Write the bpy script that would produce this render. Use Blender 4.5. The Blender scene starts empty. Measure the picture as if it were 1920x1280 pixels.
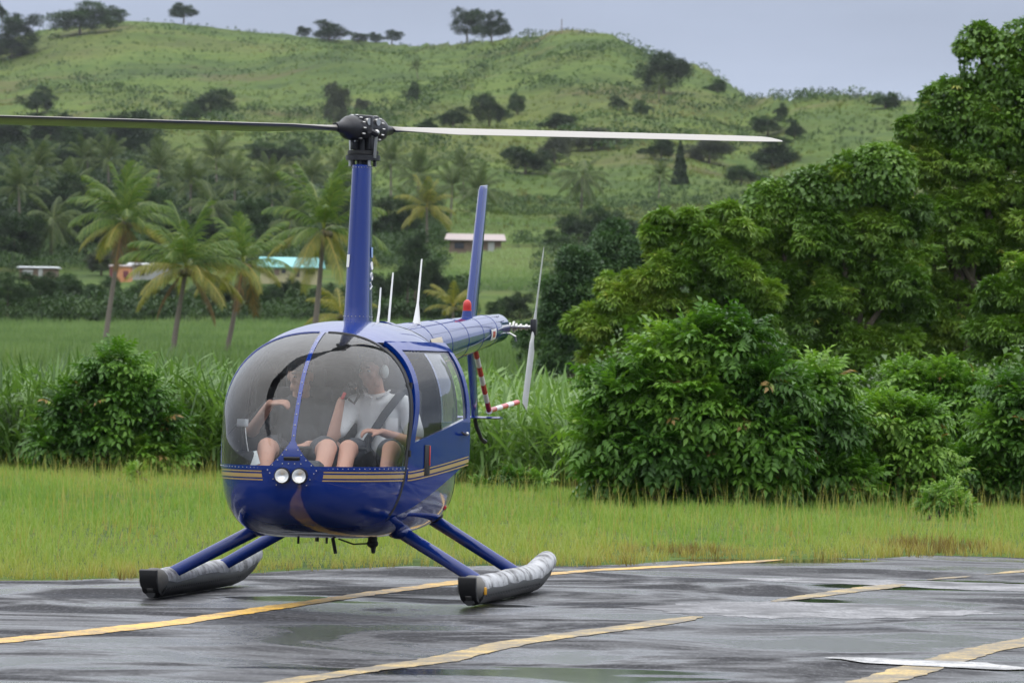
import bpy, bmesh, math, random
import numpy as np
from mathutils import Vector, Matrix, Euler

random.seed(7)
RNG = np.random.default_rng(11)
R = math.radians
scene = bpy.context.scene
COL = scene.collection

# ------------------------------------------------------------------ camera
FPX, CAMH = 10300.0, 1.52                      # focal length in source pixels (1920 wide), eye height
PITCH, ROLL = math.atan(60.0 / FPX), R(1.0)
cam_data = bpy.data.cameras.new('camera')
cam = bpy.data.objects.new('camera', cam_data)
COL.objects.link(cam)
cam_data.sensor_width = 36.0
cam_data.lens = FPX / 1920.0 * 36.0
cam_data.clip_start, cam_data.clip_end = 0.5, 20000.0
CAMROT = Matrix.Rotation(R(90) + PITCH, 3, 'X') @ Matrix.Rotation(ROLL, 3, 'Z')
cam.rotation_euler = CAMROT.to_euler()
cam.location = (0, 0, CAMH)
cam_data.dof.use_dof = True
cam_data.dof.focus_distance = 36.3
cam_data.dof.aperture_fstop = 11.0
scene.camera = cam

# ------------------------------------------------------------------ world, sun, exposure
SUN_EL, SUN_AZ = R(66), R(-35)                 # azimuth measured clockwise from +Y
world = bpy.data.worlds.new('World')
scene.world = world
world.use_nodes = True
wn, wl = world.node_tree.nodes, world.node_tree.links
wn.clear()
w_out = wn.new('ShaderNodeOutputWorld')
w_bg = wn.new('ShaderNodeBackground'); w_bg.inputs['Strength'].default_value = 0.1
w_sky = wn.new('ShaderNodeTexSky'); w_sky.sky_type = 'NISHITA'; w_sky.sun_disc = False
w_sky.sun_elevation, w_sky.sun_rotation = SUN_EL, SUN_AZ
w_sky.dust_density = 4.0; w_sky.air_density = 1.4
w_geo = wn.new('ShaderNodeTexCoord')
w_sep = wn.new('ShaderNodeSeparateXYZ')
w_map = wn.new('ShaderNodeMapping'); w_map.inputs['Scale'].default_value = (6.0, 6.0, 26.0)
w_noise = wn.new('ShaderNodeTexNoise'); w_noise.inputs['Scale'].default_value = 1.6; w_noise.inputs['Detail'].default_value = 4.0
w_ramp = wn.new('ShaderNodeValToRGB')
e = w_ramp.color_ramp.elements
e[0].position = 0.0; e[0].color = (0.42, 0.49, 0.60, 1)
e[1].position = 1.0; e[1].color = (1.95, 1.95, 1.95, 1)
for pos, c in ((0.03, (0.37, 0.43, 0.545)), (0.065, (0.30, 0.35, 0.465)), (0.22, (0.52, 0.57, 0.67)), (0.6, (1.35, 1.38, 1.45))):
    q = e.new(pos); q.color = (*c, 1)
w_cl = wn.new('ShaderNodeMapRange'); w_cl.inputs['From Min'].default_value = 0.3; w_cl.inputs['From Max'].default_value = 0.7
w_cl.inputs['To Min'].default_value = 9.6; w_cl.inputs['To Max'].default_value = 11.4
w_mul = wn.new('ShaderNodeVectorMath'); w_mul.operation = 'SCALE'
w_mix = wn.new('ShaderNodeMix'); w_mix.data_type = 'RGBA'; w_mix.inputs['Factor'].default_value = 0.93
wl.new(w_geo.outputs['Generated'], w_sep.inputs[0])
wl.new(w_geo.outputs['Generated'], w_map.inputs['Vector'])
wl.new(w_map.outputs[0], w_noise.inputs['Vector'])
wl.new(w_sep.outputs['Z'], w_ramp.inputs['Fac'])
wl.new(w_noise.outputs['Fac'], w_cl.inputs['Value'])
wl.new(w_ramp.outputs['Color'], w_mul.inputs[0])
wl.new(w_cl.outputs[0], w_mul.inputs['Scale'])
wl.new(w_sky.outputs['Color'], w_mix.inputs['A'])
wl.new(w_mul.outputs[0], w_mix.inputs['B'])
wl.new(w_mix.outputs['Result'], w_bg.inputs['Color'])
wl.new(w_bg.outputs[0], w_out.inputs['Surface'])

sun_data = bpy.data.lights.new('sun', 'SUN')
sun_data.energy = 0.6; sun_data.angle = R(140); sun_data.color = (1.0, 0.97, 0.92)
sun = bpy.data.objects.new('sun', sun_data); COL.objects.link(sun)
sd = Vector((math.sin(SUN_AZ) * math.cos(SUN_EL), math.cos(SUN_AZ) * math.cos(SUN_EL), math.sin(SUN_EL)))
sun.rotation_euler = sd.to_track_quat('Z', 'Y').to_euler()
sun.location = sd * 60

vs = scene.view_settings
vs.view_transform = 'Standard'; vs.look = 'None'; vs.exposure = 0.5; vs.gamma = 1.0; vs.use_curve_mapping = False
scene.cycles.use_denoising = True
scene.cycles.adaptive_threshold = 0.004
scene.cycles.max_bounces = 8
scene.cycles.transparent_max_bounces = 16
scene.cycles.volume_bounces = 0
scene.cycles.caustics_reflective = False
scene.cycles.caustics_refractive = False

# ------------------------------------------------------------------ helpers
_r, _u, _f = CAMROT @ Vector((1, 0, 0)), CAMROT @ Vector((0, 1, 0)), CAMROT @ Vector((0, 0, -1))
def ray(px, py):
    return _f + _r * ((px - 960) / FPX) - _u * ((py - 640) / FPX)
def P(px, py, Y):                              # place seen at source pixel (px, py) standing Y metres away
    d = ray(px, py); s = Y / d.y
    return Vector((0, 0, CAMH)) + d * s
def G(px, py, z=0.0):                          # the same on a level plane
    d = ray(px, py); s = (z - CAMH) / d.z
    return Vector((0, 0, CAMH)) + d * s
def PXM(Y): return FPX / Y                     # source pixels per metre at that distance

def tag(o, label=None, cat=None, group=None, kind=None):
    if label: o['label'] = label
    if cat: o['category'] = cat
    if group: o['group'] = group
    if kind: o['kind'] = kind
    return o
def empty(name, loc=(0, 0, 0), rz=0.0):
    o = bpy.data.objects.new(name, None); COL.objects.link(o)
    o.location = loc; o.rotation_euler = (0, 0, rz); o.empty_display_size = 0.2
    return o
def link(name, mesh, mat=None, parent=None):
    o = bpy.data.objects.new(name, mesh); COL.objects.link(o)
    if mat is not None and not mesh.materials: mesh.materials.append(mat)
    if parent: o.parent = parent
    return o

def npmesh(name, V, F, var=None, smooth=False):
    """V (n,3), F list/array of equal-length faces."""
    V = np.asarray(V, np.float32); F = np.asarray(F, np.int32)
    me = bpy.data.meshes.new(name)
    nf, k = F.shape
    me.vertices.add(len(V)); me.vertices.foreach_set('co', V.ravel())
    me.loops.add(nf * k); me.loops.foreach_set('vertex_index', F.ravel())
    me.polygons.add(nf); me.polygons.foreach_set('loop_start', np.arange(0, nf * k, k, dtype=np.int32))
    if smooth: me.polygons.foreach_set('use_smooth', np.ones(nf, bool))
    me.update(calc_edges=True)
    if var is not None:
        a = me.attributes.new('var', 'FLOAT', 'POINT'); a.data.foreach_set('value', np.asarray(var, np.float32))
    return me

class MB:
    """collects shapes into one mesh"""
    def __init__(s): s.v, s.f = [], []
    def add(s, v, f):
        n = len(s.v); s.v += [tuple(p) for p in v]; s.f += [tuple(i + n for i in q) for q in f]; return s
    def box(s, c, d, rot=None, taper=1.0):
        vs_ = []
        for x in (-.5, .5):
            for y in (-.5, .5):
                for z in (-.5, .5):
                    t = taper if z > 0 else 1.0
                    p = Vector((x * d[0] * t, y * d[1] * t, z * d[2]))
                    if rot is not None: p = rot @ p
                    vs_.append(p + Vector(c))
        return s.add(vs_, [(0, 1, 3, 2), (4, 6, 7, 5), (0, 4, 5, 1), (2, 3, 7, 6), (0, 2, 6, 4), (1, 5, 7, 3)])
    def tube(s, pts, rad, n=10, cap=True, flat=1.0):
        pts = [Vector(p) for p in pts]
        if not hasattr(rad, '__len__'): rad = [rad] * len(pts)
        rings, prev = [], None
        for i, p in enumerate(pts):
            a = pts[max(i - 1, 0)]; b = pts[min(i + 1, len(pts) - 1)]
            t = (b - a).normalized()
            if prev is None:
                up = Vector((0, 0, 1)) if abs(t.z) < .9 else Vector((1, 0, 0))
                e1 = t.cross(up).normalized()
            else:
                e1 = (prev - t * prev.dot(t)).normalized()
            prev = e1; e2 = t.cross(e1)
            rings.append([p + e1 * (math.cos(2 * math.pi * k / n) * rad[i]) + e2 * (math.sin(2 * math.pi * k / n) * rad[i] * flat) for k in range(n)])
        v = [q for r_ in rings for q in r_]; f = []
        for i in range(len(pts) - 1):
            for k in range(n):
                f.append((i * n + k, i * n + (k + 1) % n, (i + 1) * n + (k + 1) % n, (i + 1) * n + k))
        if cap:
            f.append(tuple(range(n - 1, -1, -1))); f.append(tuple((len(pts) - 1) * n + k for k in range(n)))
        return s.add(v, f)
    def ball(s, c, r_, nu=14, nv=9, rot=None):
        if not hasattr(r_, '__len__'): r_ = (r_, r_, r_)
        v, f = [], []
        for i in range(nv + 1):
            th = math.pi * i / nv
            for k in range(nu):
                ph = 2 * math.pi * k / nu
                p = Vector((r_[0] * math.sin(th) * math.cos(ph), r_[1] * math.sin(th) * math.sin(ph), r_[2] * math.cos(th)))
                if rot is not None: p = rot @ p
                v.append(p + Vector(c))
        for i in range(nv):
            for k in range(nu):
                f.append((i * nu + k, (i + 1) * nu + k, (i + 1) * nu + (k + 1) % nu, i * nu + (k + 1) % nu))
        return s.add(v, f)
    def build(s, name, mat, parent=None, smooth=True, bevel=0.0, angle=38):
        me = bpy.data.meshes.new(name); me.from_pydata([tuple(p) for p in s.v], [], s.f); me.update()
        bm = bmesh.new(); bm.from_mesh(me)
        bmesh.ops.remove_doubles(bm, verts=bm.verts, dist=1e-5)
        bmesh.ops.recalc_face_normals(bm, faces=bm.faces)
        if bevel > 0:
            es = [e_ for e_ in bm.edges if len(e_.link_faces) == 2 and e_.calc_face_angle(0) > R(40)]
            bmesh.ops.bevel(bm, geom=es, offset=bevel, segments=2, affect='EDGES', profile=.5, clamp_overlap=True)
        bm.to_mesh(me); bm.free()
        if smooth:
            me.polygons.foreach_set('use_smooth', np.ones(len(me.polygons), bool)); me.set_sharp_from_angle(angle=R(angle))
        return link(name, me, mat, parent)

def pchip(xs, ys):
    xs, ys = np.asarray(xs, float), np.asarray(ys, float)
    h = np.diff(xs); d = np.diff(ys) / h
    m = np.zeros_like(ys)
    m[0], m[-1] = d[0], d[-1]
    for i in range(1, len(xs) - 1):
        if d[i - 1] * d[i] > 0:
            w1, w2 = 2 * h[i] + h[i - 1], h[i] + 2 * h[i - 1]
            m[i] = (w1 + w2) / (w1 / d[i - 1] + w2 / d[i])
    def f(x):
        x = np.clip(np.asarray(x, float), xs[0], xs[-1])
        i = np.clip(np.searchsorted(xs, x) - 1, 0, len(xs) - 2)
        t = (x - xs[i]) / h[i]
        return (ys[i] * (1 + 2 * t) * (1 - t) ** 2 + h[i] * m[i] * t * (1 - t) ** 2 + ys[i + 1] * t * t * (3 - 2 * t) + h[i] * m[i + 1] * t * t * (t - 1))
    return f

def vnoise(x, y, seed=0):
    x = np.asarray(x, float); y = np.asarray(y, float)
    xi, yi = np.floor(x), np.floor(y); fx, fy = x - xi, y - yi
    fx, fy = fx * fx * (3 - 2 * fx), fy * fy * (3 - 2 * fy)
    def h(a, b):
        q = np.sin(a * 127.1 + b * 311.7 + seed * 74.7) * 43758.5453
        return q - np.floor(q)
    return (h(xi, yi) * (1 - fx) + h(xi + 1, yi) * fx) * (1 - fy) + (h(xi, yi + 1) * (1 - fx) + h(xi + 1, yi + 1) * fx) * fy
def fbm(x, y, oct=4, seed=0):
    s, a, t = 0, .5, 0
    for o in range(oct):
        s = s + a * vnoise(x * 2 ** o, y * 2 ** o, seed + o); t += a; a *= .5
    return s / t

# ------------------------------------------------------------------ materials
def sr(h):                                      # '#rrggbb' to linear
    c = [int(h[i:i + 2], 16) / 255 for i in (1, 3, 5)]
    return tuple((q / 12.92 if q <= .04045 else ((q + .055) / 1.055) ** 2.4) for q in c)
def newmat(name):
    m = bpy.data.materials.new(name); m.use_nodes = True
    nt = m.node_tree; nt.nodes.clear()
    out = nt.nodes.new('ShaderNodeOutputMaterial')
    return m, nt, out
def ramp(nt, stops, fac=None):
    n = nt.nodes.new('ShaderNodeValToRGB'); el = n.color_ramp.elements
    el[0].position, el[0].color = stops[0][0], (*stops[0][1], 1)
    el[1].position, el[1].color = stops[-1][0], (*stops[-1][1], 1)
    for p_, c in stops[1:-1]:
        q = el.new(p_); q.color = (*c, 1)
    if fac is not None: nt.links.new(fac, n.inputs['Fac'])
    return n.outputs['Color']
def noise(nt, scale, detail=4, rough=.55, vec='Object', stretch=None, dist=0.0):
    tc = nt.nodes.new('ShaderNodeTexCoord'); n = nt.nodes.new('ShaderNodeTexNoise')
    n.inputs['Scale'].default_value = scale; n.inputs['Detail'].default_value = detail; n.inputs['Roughness'].default_value = rough
    n.inputs['Distortion'].default_value = dist
    src = tc.outputs[vec]
    if stretch:
        mp = nt.nodes.new('ShaderNodeMapping'); mp.inputs['Scale'].default_value = stretch
        nt.links.new(src, mp.inputs['Vector']); src = mp.outputs[0]
    nt.links.new(src, n.inputs['Vector'])
    return n.outputs['Fac']
def mrange(nt, val, a, b, c=0.0, d=1.0):
    n = nt.nodes.new('ShaderNodeMapRange'); n.inputs['From Min'].default_value = a; n.inputs['From Max'].default_value = b
    n.inputs['To Min'].default_value = c; n.inputs['To Max'].default_value = d
    nt.links.new(val, n.inputs['Value']); return n.outputs[0]
def mixc(nt, fac, a, b):
    n = nt.nodes.new('ShaderNodeMix'); n.data_type = 'RGBA'
    for k, v in (('Factor', fac), ('A', a), ('B', b)):
        if isinstance(v, bpy.types.NodeSocket): nt.links.new(v, n.inputs[k])
        elif k == 'Factor': n.inputs[k].default_value = v
        else: n.inputs[k].default_value = (*v, 1)
    return n.outputs['Result']
def setin(nt, node, key, v):
    if isinstance(v, bpy.types.NodeSocket): nt.links.new(v, node.inputs[key])
    elif hasattr(v, '__len__'): node.inputs[key].default_value = (*v, 1) if len(v) == 3 else v
    else: node.inputs[key].default_value = v
def bump(nt, h, strength=.3, dist=.01):
    b = nt.nodes.new('ShaderNodeBump'); b.inputs['Strength'].default_value = strength; b.inputs['Distance'].default_value = dist
    nt.links.new(h, b.inputs['Height']); return b.outputs[0]
def pbsdf(nt, out, **kw):
    p = nt.nodes.new('ShaderNodeBsdfPrincipled')
    names = dict(color='Base Color', rough='Roughness', metal='Metallic', coat='Coat Weight', coat_rough='Coat Roughness', normal='Normal', spec='Specular IOR Level', emit='Emission Color', emit_s='Emission Strength', trans='Transmission Weight', alpha='Alpha')
    for k, v in kw.items(): setin(nt, p, names[k], v)
    if out is not None: nt.links.new(p.outputs[0], out.inputs['Surface'])
    return p
def simple(name, color, rough=.5, metal=0.0, coat=0.0, vary=.12, scale=20.0, bmp=0.0):
    m, nt, out = newmat(name)
    n = noise(nt, scale, 5)
    c = mixc(nt, n, tuple(q * (1 - vary) for q in color), tuple(min(1, q * (1 + vary)) for q in color))
    kw = dict(color=c, rough=mrange(nt, n, .2, .8, rough * .85, min(1, rough * 1.15)), metal=metal, coat=coat, coat_rough=.06)
    if bmp: kw['normal'] = bump(nt, n, bmp, .005)
    pbsdf(nt, out, **kw)
    return m
def foliage(name, stops, rough=.5, transl=.25, spec=.35, tint=None):
    """leaf colour picked per leaf by the 'var' attribute; leaves let some light through"""
    m, nt, out = newmat(name)
    a = nt.nodes.new('ShaderNodeAttribute'); a.attribute_name = 'var'
    c = ramp(nt, stops, a.outputs['Fac'])
    p = pbsdf(nt, None, color=c, rough=rough, spec=spec)
    t = nt.nodes.new('ShaderNodeBsdfTranslucent')
    g = nt.nodes.new('ShaderNodeMix'); g.data_type = 'RGBA'; g.blend_type = 'MULTIPLY'; g.inputs['Factor'].default_value = 1
    nt.links.new(c, g.inputs['A']); g.inputs['B'].default_value = (1.25, 1.35, .6, 1)
    nt.links.new(g.outputs['Result'], t.inputs['Color'])
    mx = nt.nodes.new('ShaderNodeMixShader'); mx.inputs[0].default_value = transl
    nt.links.new(p.outputs[0], mx.inputs[1]); nt.links.new(t.outputs[0], mx.inputs[2])
    nt.links.new(mx.outputs[0], out.inputs['Surface'])
    return m

# ------------------------------------------------------------------ scatter: many copies of a small template in one mesh
def frames(dirs, roll=None):
    """orthonormal frames whose x axis is dirs; z axis as close to up as it can be, then rolled"""
    d = dirs / np.linalg.norm(dirs, axis=1, keepdims=True)
    up = np.tile(np.array([0, 0, 1.0]), (len(d), 1))
    bad = np.abs(d[:, 2]) > .97; up[bad] = (1, 0, 0)
    y = np.cross(up, d); y /= np.linalg.norm(y, axis=1, keepdims=True)
    z = np.cross(d, y)
    if roll is not None:
        c, s = np.cos(roll)[:, None], np.sin(roll)[:, None]
        y, z = y * c + z * s, z * c - y * s
    return np.stack([d, y, z], axis=2)          # columns
def scatter(name, templ, pos, rot, scl, var, smooth=False):
    """templ = (V, F, vv) with vv an offset added to var"""
    TV, TF, tv = templ
    pos = np.asarray(pos, float); n = len(pos); scl = np.asarray(scl, float)
    if scl.ndim == 1: scl = scl[:, None]
    V = np.einsum('nij,vj->nvi', rot, TV) * scl[:, None, :] + pos[:, None, :]
    F = TF[None] + (np.arange(n) * len(TV))[:, None, None]
    vv = np.clip(np.asarray(var)[:, None] + tv[None], 0, 1)
    return npmesh(name, V.reshape(-1, 3), F.reshape(-1, TF.shape[1]), vv.ravel(), smooth)
def leaf_quad(L=1.0, W=.4, fold=.12, droop=.15, o=(0, 0, 0), ang=0.0, tilt=0.0):
    """two triangles-pairs: a folded pointed leaf along +x, as 2 tris meeting at the midrib"""
    pts = np.array([[0, 0, 0], [.42 * L, W / 2, fold * W], [L, 0, -droop * L], [.42 * L, -W / 2, fold * W]], float)
    ct, st = math.cos(tilt), math.sin(tilt)
    pts = np.stack([pts[:, 0] * ct - pts[:, 2] * st, pts[:, 1], pts[:, 0] * st + pts[:, 2] * ct], 1)
    c, s = math.cos(ang), math.sin(ang)
    pts = np.stack([pts[:, 0] * c - pts[:, 1] * s, pts[:, 0] * s + pts[:, 1] * c, pts[:, 2]], 1) + np.array(o)
    F = np.array([[0, 2, 1], [0, 3, 2]])
    return pts, F
def merge(parts, vv=None):
    V, F, T = [], [], []; n = 0
    for i, (v, f) in enumerate(parts):
        V.append(v); F.append(f + n); n += len(v)
        T.append(np.full(len(v), 0 if vv is None else vv[i]))
    return np.concatenate(V), np.concatenate(F), np.concatenate(T)

# ================================================================== THE SETTING
RX = [-3000, -800, 0, 80, 230, 330, 430, 560, 760, 860, 1000, 1020, 1060, 1130, 1180, 1215, 1290, 1340, 1400, 1470, 1560, 1650, 1720, 1920, 2700, 5000]
RYP = [120, 90, 75, 50, 34, 40, 52, 66, 82, 78, 66, 56, 54, 64, 82, 104, 118, 142, 178, 180, 174, 180, 186, 205, 230, 260]
RD = [(-3000, 1500), (700, 1500), (1000, 1330), (1150, 1280), (1380, 1180), (1480, 1060), (1700, 1020), (5000, 1020)]
TX = [-3000, 0, 500, 800, 1000, 1200, 1500, 5000]
TY = {212: [694] * 8, 420: [622, 622, 622, 622, 626, 640, 650, 650], 500: [532, 532, 532, 542, 550, 566, 580, 580],
      560: [490, 490, 490, 482, 476, 500, 510, 510], 650: [418, 416, 418, 424, 432, 436, 436, 436]}
TK = sorted(TY)
def tz(X, Y):
    """height of the land"""
    X = np.asarray(X, float); Y = np.asarray(Y, float)
    Yc = np.maximum(Y, 100.0)
    x = np.clip(960 + FPX * X / Yc, -2900, 4900)
    hor = 700 + (x - 960) * math.tan(ROLL)
    cols = [np.interp(x, TX, TY[k]) for k in TK]
    y = cols[0]
    for a, b, ca, cb in zip(TK[:-1], TK[1:], cols[:-1], cols[1:]):
        t = np.clip((Y - a) / (b - a), 0, 1); y = np.where(Y > a, ca + (cb - ca) * t, y)
    yr = np.interp(x, RX, RYP); Yr = np.interp(x, [q[0] for q in RD], [q[1] for q in RD])
    t = np.clip((Y - 650) / (Yr - 650), 0, 1)
    bend = (fbm(X / 95 + 3, Y / 120, 3, 5) - .5) * 2
    g = np.sin(np.clip((x - 1000 + (Y - 650) * .35) / 90, -math.pi, math.pi)) * 16   # spur running down towards the palms
    y = np.where(Y > 650, cols[-1] + (yr - cols[-1]) * t ** .9 + (bend * 74 + g * 1.4) * np.sin(math.pi * t) ** .8, y)
    z = CAMH + (hor - y) * np.minimum(Y, Yr) / FPX
    z = np.where(Y > Yr, z - (Y - Yr) * .22, z)
    z = z + np.where(Y > 430, (fbm(X / 7, Y / 9, 3, 9) - .5) * np.clip((Y - 430) / 150, 0, 1) * 1.3, 0)
    z = np.where(Y < 212, np.clip((Y - 198) / 14, 0, 1) * z, z)
    return np.maximum(z, 0.0)

def make_ground():
    Ys = np.concatenate([[-120, -60, 0, 20, 40, 60, 80, 120, 160, 196], np.geomspace(198, 1950, 300)])
    us = np.concatenate([np.linspace(-.42, -.14, 30)[:-1], np.linspace(-.14, .14, 250), np.linspace(.14, .42, 30)[1:]])
    YY, UU = np.meshgrid(Ys, us, indexing='ij')
    XX = UU * (np.maximum(YY, 0) + 120)
    ZZ = tz(XX, YY)
    V = np.stack([XX, YY, ZZ], -1).reshape(-1, 3)
    nr, nc = YY.shape
    i = np.arange(nr - 1)[:, None] * nc + np.arange(nc - 1)[None]
    F = np.stack([i, i + 1, i + nc + 1, i + nc], -1).reshape(-1, 4)
    return npmesh('ground', V, F, smooth=True)
def mat_ground():
    m, nt, out = newmat('hill_grass')
    big = noise(nt, .011, 4, .6); mid = noise(nt, .055, 5, .65, dist=.6); fine = noise(nt, .45, 4, .7)
    c1 = ramp(nt, [(.37, (.007, .020, .005)), (.44, (.030, .060, .009)), (.52, (.078, .118, .015)), (.60, (.090, .080, .020))], big)
    c2 = ramp(nt, [(.38, (.009, .022, .006)), (.47, (.042, .082, .013)), (.58, (.108, .142, .024))], mid)
    c = mixc(nt, .5, c1, c2)
    c3 = ramp(nt, [(.32, (.035, .06, .016)), (.52, (.080, .13, .026)), (.72, (.13, .165, .038))], fine)
    c = mixc(nt, .38, c, c3)
    soil = noise(nt, .024, 4, .6, dist=1.0)
    c = mixc(nt, mrange(nt, soil, .57, .68, 0, .65), c, (.095, .080, .034))
    pbsdf(nt, out, color=c, rough=.9, spec=.1, normal=bump(nt, fine, .8, .8))
    return m
GROUND = tag(link('ground', make_ground(), mat_ground()), kind='structure')

# ---- tarmac
EDGE = [(-900, 1098), (-400, 1093), (0, 1089), (120, 1091), (200, 1086), (420, 1079), (600, 1073), (900, 1063), (1100, 1059), (1300, 1050), (1500, 1046), (1700, 1043), (1920, 1045), (2400, 1050), (3000, 1055)]
EDGE_W = [G(*q) for q in EDGE]
EX, EY = [p.x for p in EDGE_W], [p.y for p in EDGE_W]
def edge_y(X): return np.interp(X, EX, EY) + (fbm(np.asarray(X) * 1.3, np.zeros_like(np.asarray(X, float)), 3, 2) - .5) * 1.9
def mat_tarmac():
    m, nt, out = newmat('wet_asphalt')
    grit = noise(nt, 95, 3, .7); grit2 = noise(nt, 28, 4, .7); wet = noise(nt, .55, 6, .62, dist=.8); pud = noise(nt, .34, 3, .5, stretch=(.55, 1.0, 1), dist=.3); streak = noise(nt, .8, 5, .6, stretch=(.35, 1.6, 1))
    dots = noise(nt, 1.0, 4, .7, stretch=(38, 7.5, 1)); c = ramp(nt, [(.38, (.003, .003, .004)), (.47, (.011, .011, .014)), (.57, (.030, .030, .035)), (.68, (.105, .105, .118))], dots)
    c = mixc(nt, mrange(nt, grit2, .45, .7, 0, .55), c, (.028, .029, .033))
    c = mixc(nt, mrange(nt, streak, .52, .70, 0, .35), c, (.056, .062, .078))
    puddle = mrange(nt, pud, .585, .625)
    rgh = mrange(nt, wet, .42, .58, .14, .75)
    mxr = nt.nodes.new('ShaderNodeMix'); nt.links.new(puddle, mxr.inputs[0]); nt.links.new(rgh, mxr.inputs[2]); mxr.inputs[3].default_value = .07
    bs = nt.nodes.new('ShaderNodeMath'); bs.operation = 'SUBTRACT'; bs.inputs[0].default_value = 1.0; nt.links.new(puddle, bs.inputs[1])
    b = nt.nodes.new('ShaderNodeBump'); b.inputs['Distance'].default_value = .006
    hs = nt.nodes.new('ShaderNodeMath'); hs.operation = 'ADD'; nt.links.new(dots, hs.inputs[0]); nt.links.new(grit2, hs.inputs[1])
    nt.links.new(hs.outputs[0], b.inputs['Height'])
    bm_ = nt.nodes.new('ShaderNodeMath'); bm_.operation = 'MULTIPLY'; nt.links.new(bs.outputs[0], bm_.inputs[0]); bm_.inputs[1].default_value = .8
    nt.links.new(bm_.outputs[0], b.inputs['Strength'])
    pbsdf(nt, out, color=c, rough=mxr.outputs[0], spec=mrange(nt, wet, .40, .60, .62, .12), normal=b.outputs[0])
    return m
xs = np.linspace(-60, 60, 481)
far = edge_y(xs); tv, tf = [], []
rows = [0, .5, .8, .95, 1.0]
for r_ in rows:
    for x_, f_ in zip(xs, far): tv.append((x_, -30 + (f_ + 30) * r_, .004))
nc = len(xs)
for a in range(len(rows) - 1):
    for k in range(nc - 1): tf.append((a * nc + k, a * nc + k + 1, (a + 1) * nc + k + 1, (a + 1) * nc + k))
TARMAC = tag(link('tarmac', npmesh('tarmac', tv, tf), mat_tarmac()), kind='structure')

def mat_paint(name, col, wear):
    m, nt, out = newmat(name)
    g1 = noise(nt, 40, 4, .7); g2 = noise(nt, 2.2, 5, .65)
    a = nt.nodes.new('ShaderNodeMath'); a.operation = 'ADD'; nt.links.new(g1, a.inputs[0]); nt.links.new(g2, a.inputs[1])
    f = mrange(nt, a.outputs[0], 1.0 - wear, 1.28 - wear)
    c = mixc(nt, f, tuple(q * 1.0 for q in col), (.05, .05, .053))
    c = mixc(nt, mrange(nt, g1, .4, .7, 0, .5), c, tuple(q * .72 for q in col))
    pbsdf(nt, out, color=c, rough=.45, normal=bump(nt, g1, .4, .004))
    return m
M_yel = mat_paint('yellow_road_paint', (.72, .41, .03), .12)
M_yel2 = mat_paint('worn_yellow_road_paint', (.55, .37, .08), .22)
M_whi = mat_paint('worn_white_road_paint', (.62, .62, .62), .18)
def painted(name, pts, hw, mat, z=.008, rag=.45):
    """a painted line on the tarmac, followed through points on the ground"""
    pts = [Vector((p.x, p.y, 0)) for p in (G(*q) for q in pts)]
    fine = []
    for a, b in zip(pts[:-1], pts[1:]):
        n = max(2, int((b - a).length / .12))
        fine += [a.lerp(b, k / n) for k in range(n)]
    fine.append(pts[-1]); V, F = [], []
    for i, p in enumerate(fine):
        t = (fine[min(i + 3, len(fine) - 1)] - fine[max(i - 3, 0)]).normalized(); nn = Vector((-t.y, t.x, 0))
        w = hw * (1 + random.uniform(-.12, .12) + rag * (float(vnoise(p.x * 1.4, p.y * .9, 3)) - .5)) * min(1.0, .25 + i * .12, .25 + (len(fine) - i) * .12); o = random.uniform(-.008, .008)
        V += [p + nn * (w + o) + Vector((0, 0, z)), p - nn * (w - o) + Vector((0, 0, z))]
        if i: F.append((2 * i - 2, 2 * i - 1, 2 * i + 1, 2 * i))
    return link(name, npmesh(name, V, F), mat, TARMAC)
painted('painted_line', [(-300, 1232), (0, 1203), (180, 1185), (330, 1168), (500, 1142), (700, 1113), (870, 1091), (1100, 1071), (1300, 1060), (1420, 1053), (1465, 1050)], .105, M_yel)
painted('painted_line', [(420, 1304), (540, 1280), (690, 1257), (820, 1240), (870, 1227), (960, 1207), (1080, 1190), (1200, 1174), (1310, 1157)], .10, M_yel2)
painted('painted_line', [(1450, 1129), (1560, 1113), (1690, 1096)], .11, M_yel2)
painted('painted_line', [(1740, 1088), (1815, 1081)], .08, M_yel2)
painted('painted_line', [(1850, 1078), (1925, 1071), (2200, 1048)], .08, M_yel2)
painted('painted_line', [(1560, 1296), (1660, 1274), (1760, 1243), (1840, 1220), (1930, 1203), (2200, 1160)], .105, M_yel2)
painted('painted_line', [(1552, 1235), (1600, 1237), (1680, 1243), (1780, 1248), (1915, 1258)], .23, M_whi, .012, 1.3)

# flat pale grey patches with ragged outlines, laid just above the asphalt
def mat_pale_patch():
    m, nt, out = newmat('pale_grey_patch')
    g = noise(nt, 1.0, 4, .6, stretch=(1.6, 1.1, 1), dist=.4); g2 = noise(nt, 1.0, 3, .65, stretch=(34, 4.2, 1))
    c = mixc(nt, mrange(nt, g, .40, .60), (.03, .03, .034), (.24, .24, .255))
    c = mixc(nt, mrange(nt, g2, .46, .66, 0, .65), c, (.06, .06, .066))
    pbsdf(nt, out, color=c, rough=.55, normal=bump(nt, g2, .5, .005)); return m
M_pale_patch = mat_pale_patch()
def pale_sheet(pts):
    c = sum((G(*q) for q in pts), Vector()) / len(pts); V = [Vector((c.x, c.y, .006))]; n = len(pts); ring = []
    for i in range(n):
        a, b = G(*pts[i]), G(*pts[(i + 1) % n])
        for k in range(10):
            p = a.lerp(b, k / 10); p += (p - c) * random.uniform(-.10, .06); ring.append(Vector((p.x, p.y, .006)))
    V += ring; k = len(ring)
    return link('pale_patch', npmesh('pale_patch', V, [(0, 1 + i, 1 + (i + 1) % k) for i in range(k)]), M_pale_patch, TARMAC)
pale_sheet([(1180, 1140), (1330, 1127), (1560, 1130), (1800, 1142), (1890, 1150), (1700, 1160), (1450, 1160), (1250, 1150)])
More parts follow.
